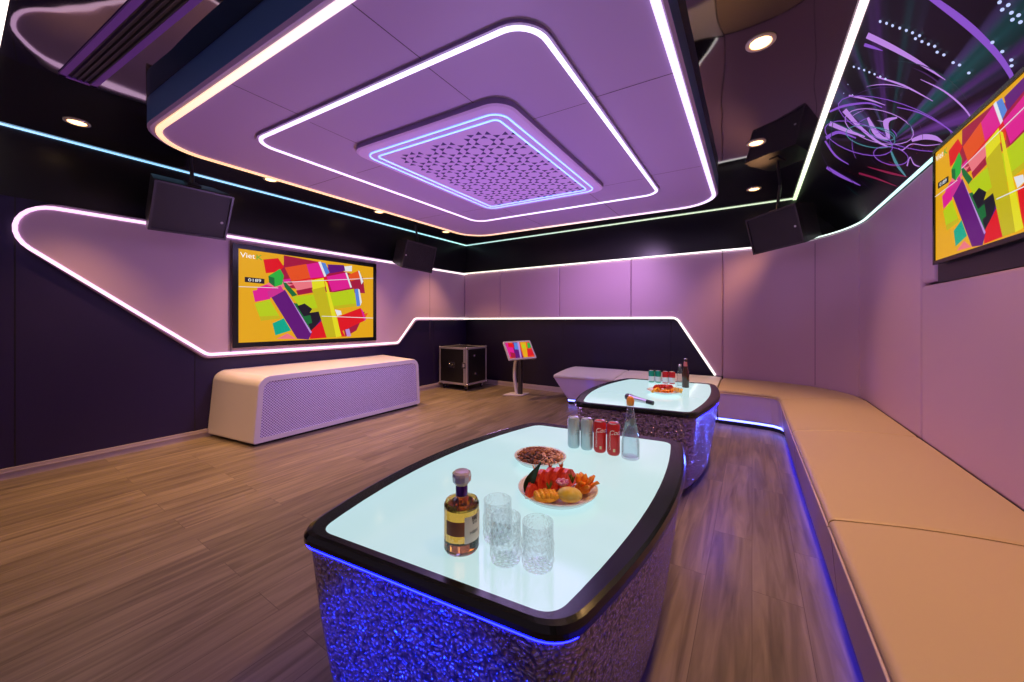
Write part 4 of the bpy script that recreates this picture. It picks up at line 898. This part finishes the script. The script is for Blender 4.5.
# -- tumblers
def tumbler(x, y, label):
    t = thing('glass_tumbler', label, 'glass', (x, y, ZT_), 'clear tumblers on the near table')
    m = MB().lathe([(.036, 0), (.0395, .003), (.0405, .012), (.0405, .112), (.0398, .114), (.0385, .112), (.0375, .030), (.034, .020), (.002, .018)], (0,0,0), tumbler_glass, 40, smooth=True, cap=True); lpart(m, 'glass_body', t)
    m = MB()
    for q in range(16):
        a = 2*PI*q/16
        for zz in (.010, .030, .050):
            a2 = a + (PI/16 if zz == .030 else 0)
            m.loft([[(.0408*math.cos(a2+d), .0408*math.sin(a2+d), z) for d, z in ((-.14, zz+.010), (0, zz), (.14, zz+.010), (0, zz+.020))], [(.0425*math.cos(a2+d*.4), .0425*math.sin(a2+d*.4), z) for d, z in ((-.14, zz+.010), (0, zz+.006), (.14, zz+.010), (0, zz+.014))]], tumbler_cut, False, cap0=False)
    lpart(m, 'cut_pattern', t)
    return t
g0 = tumbler(-.545, .807, 'clear cut tumbler in front, middle of the three beside the whisky')
dup(g0, (-.462, .832, ZT_), 'clear cut tumbler on the right of the three, nearest the fruit plate front')
dup(g0, (-.617, .872, ZT_), 'clear cut tumbler behind, partly hidden by the front tumblers')

# -- plates
def plate(name, x, y, r, h, label, cat='plate'):
    t = thing(name, label, cat, (x, y, ZT_))
    m = MB().lathe([(r*.55, 0), (r*.60, .004), (r*.82, .010), (r*.97, h*.8), (r, h), (r*.985, h+.002), (r*.955, h*.85), (r*.80, .016), (r*.5, .011), (.002, .010)], (0,0,0), white_glaze, 40); lpart(m, 'dish', t)
    return t
plate('serving_plate', -.785, 1.435, .115, .034, 'white shallow bowl of brown snacks on the near table', 'bowl')
plate('serving_plate', -.585, 1.20, .142, .034, 'white round plate of cut fruit on the near table')
nut_a = P('snack_brown', (.30, .11, .05), .6); nut_b = P('snack_pale', (.62, .36, .26), .55); nut_c = P('snack_dark', (.08, .03, .02), .6)
m = MB(); rnd = random.Random(3)
for i in range(300):
    a = rnd.random()*2*PI; q = math.sqrt(rnd.random())*.098
    x, y = q*math.cos(a), q*math.sin(a)
    mat = nut_b if (x*.8+y*.3 > .012 and rnd.random() < .62) else (nut_c if (y < -.02 and x > -.05 and rnd.random() < .75) else nut_a)
    M_ = Matrix.Rotation(rnd.random()*6, 3, 'Z') @ Matrix.Rotation(rnd.random()*.8-.4, 3, 'X')
    m.sphere((x, y, .029 + .012*(1-(q/.1)**2) + rnd.random()*.008), .011, mat, 7, 5, (1, .55, .5), R=M_)
o = m.build('mixed_snack'); o.location = (-.785, 1.435, ZT_); tag(o, 'heap of brown and pale mixed snack in the white bowl', 'snack', kind='stuff')

# -- fruit, placed on the plate; plan axes: R to the right of the photo, D away from it
FX, FY, FZ = -.585, 1.20, ZT_+.0175
Rv = Vector((.839, .545, 0)); Dv = Vector((-.545, .839, 0))
def fp_(a, d, z=0.): v = Vector((FX, FY, FZ)) + Rv*a + Dv*d; v.z += z; return v
watermelon = mottle(P('watermelon_flesh', (.75, .06, .04), .35), (.62, .02, .03), (.85, .12, .06), 60)
rind = P('melon_rind', (.75, .72, .5), .5)
mango = mottle(P('mango_flesh', (.9, .5, .03), .35), (.85, .36, .01), (.95, .58, .06), 40)
melon = mottle(P('yellow_melon', (.85, .68, .10), .4), (.80, .55, .04), (.85, .72, .25), 30)
orange = mottle(P('orange_flesh', (.9, .25, .01), .35), (.85, .16, .01), (.95, .38, .03), 60)
leafm = P('dark_leaf', (.008, .05, .018), .4); pinkm = mottle(P('pink_petal', (.6, .08, .3), .45), (.45, .02, .16), (.85, .55, .70), 80); greenm = P('green_garnish', (.16, .24, .03), .5)
def wedge_mesh(w, h, l, mat, rindm=None, rows=6):
    """slice with a curved back: l long, h high, w thick"""
    m = MB(); ring = []
    for k in range(rows+1):
        a = PI*k/rows; ring.append((math.cos(a)*l/2, math.sin(a)*h))
    m.loft([[(x, -w/2, z) for x, z in ring], [(x*1.0, w/2, z) for x, z in ring]], mat)
    if rindm: m.loft([[(x*s_, yy, z*s_) for x, z in ring] for s_, yy in ((1.0, -w/2), (1.07, -w/2), (1.07, w/2), (1.0, w/2))], rindm, False, False, False, closed=False)
    return m
def put(o, loc, rz=0., tilt=0., axis='Y', sc=1.):
    o.matrix_world = Matrix.Translation(loc) @ Matrix.Rotation(rz, 4, 'Z') @ Matrix.Rotation(tilt, 4, axis) @ Matrix.Scale(sc, 4); return o
base = math.atan2(Rv.y, Rv.x)
slots = [(-.078, .012, .9, 0, 1.0), (-.049, .022, .75, 0, 1.08), (-.018, .030, .8, 0, 1.15), (.013, .032, .7, 0, 1.15), (.043, .028, .75, 0, 1.08), (-.095, -.040, .5, 0, .7), (-.028, -.046, .6, 0, .62), (.030, -.032, .6, 0, .62)]
wm = wedge_mesh(.016, .058, .085, watermelon); wmo = None
for i, (a, d, rz, z, s_) in enumerate(slots):
    if wmo is None: wmo = wm.build('watermelon_slice', origin=(0,0,0)); o = wmo
    else: o = wmo.copy(); COL.objects.link(o)
    put(o, fp_(a, d, .004 if i < 5 else .002), base + .85, -.10, 'X', s_*1.02)
    tag(o, 'red watermelon slice standing in the row on the fruit plate', 'fruit', 'watermelon slices on the fruit plate')
def petal_blob(parts, name, loc, label, cat, rz=0.):
    m = MB()
    for c, r, sc_, mat, R in parts: m.sphere(c, r, mat, 14, 9, sc_, R=R)
    o = m.build(name); o.location = loc; o.rotation_euler = (0, 0, rz); return tag(o, label, cat)
# mango cheek with scored cubes, yellow melon dome
m = MB()
for i in range(5):
    for j in range(3):
        m.sphere(((i-2)*.015, (j-1)*.015, .016 + .010*math.cos((i-2)*.55)), .0115, mango, 8, 6, (1, 1, .95))
m.sphere((0,0,.012), .04, mango, 16, 8, (1.05, .72, .30))
o = m.build('mango_half'); o.location = fp_(-.048, -.075); o.rotation_euler = (0, 0, base+.15); tag(o, 'orange yellow scored mango half at the front of the fruit plate', 'fruit')
o = petal_blob([((0,0,.0255), .036, (1.2, .8, .68), melon, None)], 'melon_piece', fp_(.030, -.082), 'rounded yellow melon piece at the front of the fruit plate', 'fruit', base-.2)
# orange star of wedges on the right
def spike(l, w, mat):
    m = MB(); n = 6; rings = []
    for k in range(n+1):
        s = k/n; ww = w*(math.sin(PI*(.12+.88*s))**.8)*.5 + .0006; z = .10*l*math.sin(PI*s) + l*.72*s
        rings.append([(l*.55*s - .0, -ww, z), (l*.55*s + .006, 0, z-.005), (l*.55*s, ww, z), (l*.55*s-.004, 0, z+.002)])
    return m.loft(rings, mat, True)
co = thing('carved_orange', 'carved orange star of pointed wedges at the right of the fruit plate', 'fruit', tuple(fp_(.086, -.022, .002)))
lpart(MB().sphere((0, 0, .019), .025, orange, 14, 9, (1.15, 1., .75)), 'orange_half', co)
sp0 = None
for i in range(9):
    a = -1.9 + i*.48
    if sp0 is None: sp0 = spike(.066, .030, orange).build('wedge', origin=(0,0,0)); o = sp0
    else: o = sp0.copy(); COL.objects.link(o)
    o.parent = co; put_ = Rv*(.012*math.cos(a)) + Dv*(.014*math.sin(a) + .010)
    o.location = (put_.x, put_.y, .004); o.rotation_euler = (0, (.15 if i % 2 else -.25), base + a); o.scale = (1.05,)*3 if i % 2 else (.9,)*3
# leaf
m = MB(); n = 10; vs = []; fs = []
for k in range(n+1):
    s = k/n; w = .030*math.sin(PI*min(1, s*.98+.05))**.75*(1-.35*s); zc = .112*s; xc = .050*s**2.0
    for q in (-1, 0, 1): vs.append((xc + q*w*.75, -.012*abs(q), zc - abs(q)*.002))
for k in range(n):
    for q in range(2): a = 3*k+q; fs.append((a, a+1, a+4, a+3))
m.add(vs, fs, leafm, True)
m.tube([(0, .001, 0), (.0125, .001, .056), (.05, .001, .112), (.062, .0, .122)], .0014, leafm, 6)
o = m.build('garnish_leaf'); o.location = fp_(-.110, -.012); o.rotation_euler = (0, 0, base); tag(o, 'dark green pointed leaf standing at the left of the fruit plate', 'leaf')
# flower, garnish sprigs
fl = []
for k in range(7):
    a = 2*PI*k/7; fl.append(((.013*math.cos(a), .013*math.sin(a), .010), .013, (1, .8, .45), pinkm, Matrix.Rotation(a, 3, 'Z') @ Matrix.Rotation(-.6, 3, 'Y')))
fl.append(((0,0,.012), .009, (1,1,.9), pinkm, None))
petal_blob(fl, 'pink_flower', fp_(.012, -.038, .036), 'pink and white flower in the middle of the fruit plate', 'flower')
def sprig(loc, label, n, seed, mat, h=.03):
    m = MB(); rn = random.Random(seed)
    for k in range(n):
        a = rn.random()*6.28; l = h*(.6+.6*rn.random()); x, y = .45*l*math.cos(a), .45*l*math.sin(a)
        m.tube([(0,0,0), (x*.5, y*.5, l*.6), (x, y, l)], .002, mat, 5, rs=[.0016, .0026, .0006])
    o = m.build('garnish_sprig'); o.location = loc; tag(o, label, 'garnish')
sprig(fp_(-.036, -.055, .028), 'small green sprig on the scored mango', 12, 1, greenm, .026)
sprig(fp_(.052, -.006, .030), 'small green sprig between the watermelon and the orange star', 14, 2, greenm, .034)
sprig(fp_(-.075, .028, .050), 'thin orange shreds at the left top of the watermelon', 10, 3, orange, .030)
sprig(fp_(.018, .040, .062), 'orange and dark shreds on top of the watermelon row', 14, 4, orange, .022)
sprig(fp_(-.022, .042, .062), 'pointed red shreds behind the watermelon row', 9, 5, watermelon, .020)

# -- cans
def can(x, y, body, label, group, H_=.150, r=.0300, loc=True):
    t = thing('drink_can', label, 'can', (x, y, ZT_), group)
    m = MB().lathe([(r*.78, 0), (r*.86, .002), (r, .012), (r, H_-.014), (r*.82, H_-.003)], (0,0,0), body, 28); bd = lpart(m, 'can_body', t)
    m = MB().lathe([(r*.83, H_-.004), (r*.86, H_-.0005), (r*.84, H_), (r*.78, H_-.004), (.002, H_-.004)], (0,0,0), can_top, 24); lpart(m, 'can_lid', t)
    m = MB().tube([(r*.1, 0, H_-.0025), (r*.45, .004, H_-.002), (r*.5, 0, H_-.002), (r*.45, -.004, H_-.002)], .0018, can_top, 6, closed=False); lpart(m, 'pull_tab', t)
    return t
def cola(x, y, label):
    t = can(x, y, red_can, label, 'red cans on the near table'); ca = math.atan2(-y, -x)
    m = MB(); wrap(m, text_geo('Coca-Cola', .030, .35, width=.128), (0,0,0), .0303, ca+1.42, .108, white_ink)
    for da, z0_, z1_ in ((.1, .020, .034),): 
        q = cyl_patch(.0302, ca+da-.16, ca+da+.16, z0_, z1_, P('can_seal', (.75, .6, .35), .4), 4); m.add(q.v, q.f, q.mats[0])
    wrap(m, text_geo('Coca-Cola', .016, .3, width=.07), (0,0,0), .0303, ca-.62, .062, white_ink, PI/2)
    lpart(m, 'lettering', t); return t
def tea(x, y, label):
    t = can(x, y, silver_can, label, 'grey blue cans on the near table'); ca = math.atan2(-y, -x)
    m = MB()
    for k, (w, z) in enumerate(((.026, .088), (.020, .078), (.030, .072))):
        q = cyl_patch(.0302, ca+.75-w/.06, ca+.75+w/.06, z, z+.0016, grey_ink, 6); m.add(q.v, q.f, q.mats[0])
    lpart(m, 'printed_lines', t); return t
tea(-.744, 1.708, 'grey blue slim can, leftmost of the four cans on the near table')
tea(-.679, 1.717, 'grey blue slim can standing next to the red cans')
cola(-.6135, 1.7195, 'red slim can standing next to the grey blue cans')
cola(-.547, 1.7175, 'red slim can next to the water bottle')
# -- water bottle
w = thing('water_bottle', 'clear tapered water bottle with an orange stopper on the near table', 'bottle', (-.467, 1.712, ZT_))
m = MB().lathe([(.034, 0), (.0395, .003), (.041, .012), (.041, .070), (.036, .110), (.026, .165), (.0165, .215), (.0145, .232), (.0165, .236), (.0165, .243), (.014, .246), (.002, .246)], (0,0,0), clear_thin, 28); lpart(m, 'glass_body', w)
m = MB().lathe([(.033, .010), (.0375, .014), (.0378, .070), (.033, .110), (.024, .160), (.002, .160)], (0,0,0), thin_glass('water_clear', (.86, .92, .93), .04), 24); lpart(m, 'water', w)
m = MB().lathe([(.0125, .240), (.0165, .247), (.018, .262), (.014, .276), (.009, .282), (.002, .283)], (0,0,0), P('orange_stopper', (.85, .33, .05), .4), 14); lpart(m, 'stopper', w)
ca = math.atan2(-1.752, .478)
m = MB()
q = cyl_patch(.0300, ca-.05, ca+.75, .150, .168, grey_ink, 5)
m2 = MB().sphere((0, 0, 0), .016, grey_ink, 12, 8, (.12, .75, 1.2), R=Matrix.Rotation(ca+.3, 3, 'Z')); m2.v = [(x + .0255*math.cos(ca+.3), y + .0255*math.sin(ca+.3), z + .172) for x, y, z in m2.v]
lpart(m2, 'neck_mark', w)

# ================================================================== THINGS ON THE FAR TABLE
Z2 = ZT_
mic = thing('microphone', 'silver and black microphone lying on the far table', 'microphone', (-.725, 2.90, Z2))
a = Vector((-.835, 2.945, .028)); bb = Vector((-.615, 2.865, .016)); c0 = Vector((-.725, 2.90, 0))
d_ = (bb-a)
def ml(s): return a + d_*s - c0
m = MB().sphere(tuple(ml(.07)), .027, P('mic_mesh', (.10,.09,.10), .35, .8), 14, 9); lpart(m, 'mesh_head', mic)
m = MB().tube([ml(.16), ml(.20)], .028, chrome, 16); lpart(m, 'collar', mic)
m = MB().tube([ml(.20), ml(.30), ml(.55), ml(.78)], .02, P('mic_silver', (.62,.58,.64), .3, .8), 16, rs=[.025, .021, .017, .0155]); lpart(m, 'handle', mic)
m = MB().tube([ml(.78), ml(1.0)], .0158, black, 16); lpart(m, 'black_end', mic)
def can2(x, y, low, up, label, group):
    t = can(x, y, up, label, group, .122, .030); m = MB().lathe([(.0303, .012), (.0303, .062)], (0,0,0), low, 28, cap=False); lpart(m, 'lower_band', t); return t
can2(-.862, 3.945, white_can, green_can, 'green and white can, left of the green pair on the far table', 'green cans on the far table')
can2(-.800, 3.955, white_can, green_can, 'green and white can beside the red topped cans on the far table', 'green cans on the far table')
can2(-.728, 3.945, white_can, red_can, 'red topped white can beside the green cans on the far table', 'red topped cans on the far table')
can2(-.668, 3.955, white_can, red_can, 'red topped white can nearer the bottles on the far table', 'red topped cans on the far table')
t = thing('clear_bottle', 'small clear bottle with a silver cap on the far table', 'bottle', (-.585, 3.885, Z2))
m = MB().lathe([(.026, 0), (.029, .004), (.029, .105), (.022, .130), (.012, .155), (.012, .185), (.002, .186)], (0,0,0), clear_thin, 20); lpart(m, 'glass_body', t)
m = MB().lathe([(.0135, .180), (.0145, .205), (.002, .207)], (0,0,0), can_top, 14); lpart(m, 'cap', t)
t = thing('beer_bottle', 'dark brown beer bottle, tallest thing on the far table', 'bottle', (-.524, 3.80, Z2))
m = MB().lathe([(.028, 0), (.0315, .004), (.0315, .135), (.027, .160), (.0165, .196), (.0135, .252), (.0145, .255), (.0145, .270), (.002, .271)], (0,0,0), brown_glass, 22); lpart(m, 'glass_body', t)
m = MB().lathe([(.0178, .200), (.0150, .242)], (0,0,0), P('neck_label', (.55, .16, .16), .5), 18, cap=False); lpart(m, 'neck_label', t)
m = MB().lathe([(.0155, .264), (.0155, .273), (.002, .275)], (0,0,0), can_top, 14); lpart(m, 'crown_cap', t)
t = plate('serving_plate', -.640, 3.40, .140, .026, 'white plate of fruit pieces on the far table')
SX, SY, SZ = -.640, 3.40, Z2+.014
pk = 0; s0 = {}
def piece(kind, mat, a, d, z, rz, tilt, sc_, label, group):
    if kind not in s0:
        s0[kind] = wedge_mesh(.014, .032, .060, mat, rows=6).build(kind, origin=(0,0,0)); o = s0[kind]
    else: o = s0[kind].copy(); COL.objects.link(o)
    v = Vector((SX, SY, SZ+z)) + Rv*a + Dv*d; put(o, v, rz, tilt, 'X', sc_); tag(o, label, 'fruit', group)
for i in range(5): piece('pineapple_slice', mango, -.105+.016*i, -.05+.022*i, .006, 1.2+.4*i, .5, 1.15, 'yellow fruit slice at the left of the far fruit plate', 'yellow slices on the far fruit plate')
for i in range(6): piece('melon_slice', melon, .050+.012*i, .04-.022*i, .006, .4-.35*i, -.4, 1.1, 'pale yellow fruit slice at the right of the far fruit plate', 'pale slices on the far fruit plate')
for i in range(7): piece('strawberry_slice', watermelon, -.06+.019*i, .005+.016*math.sin(i*.5), .026, base+.3*(i % 3), .2, 1.05, 'red fruit slice in the middle row of the far fruit plate', 'red slices on the far fruit plate')
for i in range(4): piece('orange_slice', orange, -.045+.026*i, -.080+.004*i, .006, base+.4*i, .6, .95, 'orange fruit slice at the front of the far fruit plate', 'orange slices on the far fruit plate')

# ================================================================== LIGHT
def lamp(kind, name, loc, energy, color, rot=(0,0,0), **k):
    l = bpy.data.lights.new(name, kind); l.energy = energy; l.color = color
    for a_, v_ in k.items(): setattr(l, a_, v_)
    o = bpy.data.objects.new(name, l); o.location = loc; o.rotation_euler = rot; COL.objects.link(o); return o
WARM = (1., .56, .22)
for (x, y), lb in DL: lamp('SPOT', 'downlight_beam', (x, y, ZC-.03), 190 if x < -1 else 78, WARM, (0, -.16 if x < -1 else 0, 0), spot_size=math.radians(84 if x < -1 else 92), spot_blend=.95 if x < -1 else .8, shadow_soft_size=.05)
lamp('SPOT', 'downlight_beam', (.05, 1.05, ZC-.03), 80, WARM, spot_size=math.radians(92), spot_blend=.8, shadow_soft_size=.05)
lamp('AREA', 'violet_fill_down', (-1.9, 2.6, 2.47), 22, (.66, .46, 1.), size=1.2, size_y=1.6, shape='RECTANGLE')  # added violet fill below the ceiling panel, not one of its fittings
lamp('SPOT', 'violet_fill_up', (-2.1, 2.9, .35), 108, (.62, .37, 1.), (PI, 0, 0), spot_size=math.radians(165), spot_blend=.5, shadow_soft_size=.12)  # added fill with no fitting, brightens the ceiling panel from below
def aim(a, b): return (Vector(b) - Vector(a)).to_track_quat('-Z', 'Y').to_euler()
lamp('SPOT', 'console_fill', (-2.3, 2.75, 2.40), 110, (.66, .48, 1.), aim((-2.3, 2.75, 2.40), (-4.2, 2.75, .35)), spot_size=math.radians(74), spot_blend=1., shadow_soft_size=.15)  # added fill spot to brighten the console front
lamp('SPOT', 'back_wall_fill', (-1.5, 4.35, 2.40), 75, (.80, .50, 1.), aim((-1.5, 4.35, 2.40), (-1.9, 5.75, 1.55)), spot_size=math.radians(96), spot_blend=1., shadow_soft_size=.15)  # added lilac fill spot to brighten the back wall padding
lamp('SPOT', 'table_base_fill', (-.85, -.85, .10), 330, (.002, .018, 1.), aim((-.85, -.85, .10), (-.75, .62, .19)), spot_size=math.radians(31), spot_blend=.15, shadow_soft_size=.03)  # added unseen blue fill behind the camera, for the near table's end
lamp('SPOT', 'far_table_fill', (.16, 4.55, .12), 30, (.05, .10, 1.), aim((.16, 4.55, .12), (-.30, 3.25, .28)), spot_size=math.radians(40), spot_blend=.6, shadow_soft_size=.04)  # added blue fill by the sofa corner, aimed at the far table's base
w_ = bpy.data.worlds.new('world'); scene.world = w_; w_.use_nodes = True
w_.node_tree.nodes['Background'].inputs[0].default_value = (.66, .46, .66, 1); w_.node_tree.nodes['Background'].inputs[1].default_value = .24

# ================================================================== CAMERA
cd = bpy.data.cameras.new('camera'); cam = bpy.data.objects.new('camera', cd); COL.objects.link(cam)
cd.sensor_width = 36; cd.lens = 369*36/1024; cd.shift_y = -20.5/1024; cd.clip_start = .02
cam.location = (0, 0, 1.25); cam.rotation_euler = (PI/2, 0, math.atan(240/369))
scene.camera = cam
scene.view_settings.view_transform = 'Standard'; scene.view_settings.look = 'None'; scene.view_settings.exposure = 0; scene.view_settings.gamma = 1
scene.cycles.use_denoising = True
scene.cycles.max_bounces = 10; scene.cycles.transmission_bounces = 10; scene.cycles.transparent_max_bounces = 8
scene.cycles.sample_clamp_indirect = 6.
scene.cycles.caustics_refractive = False
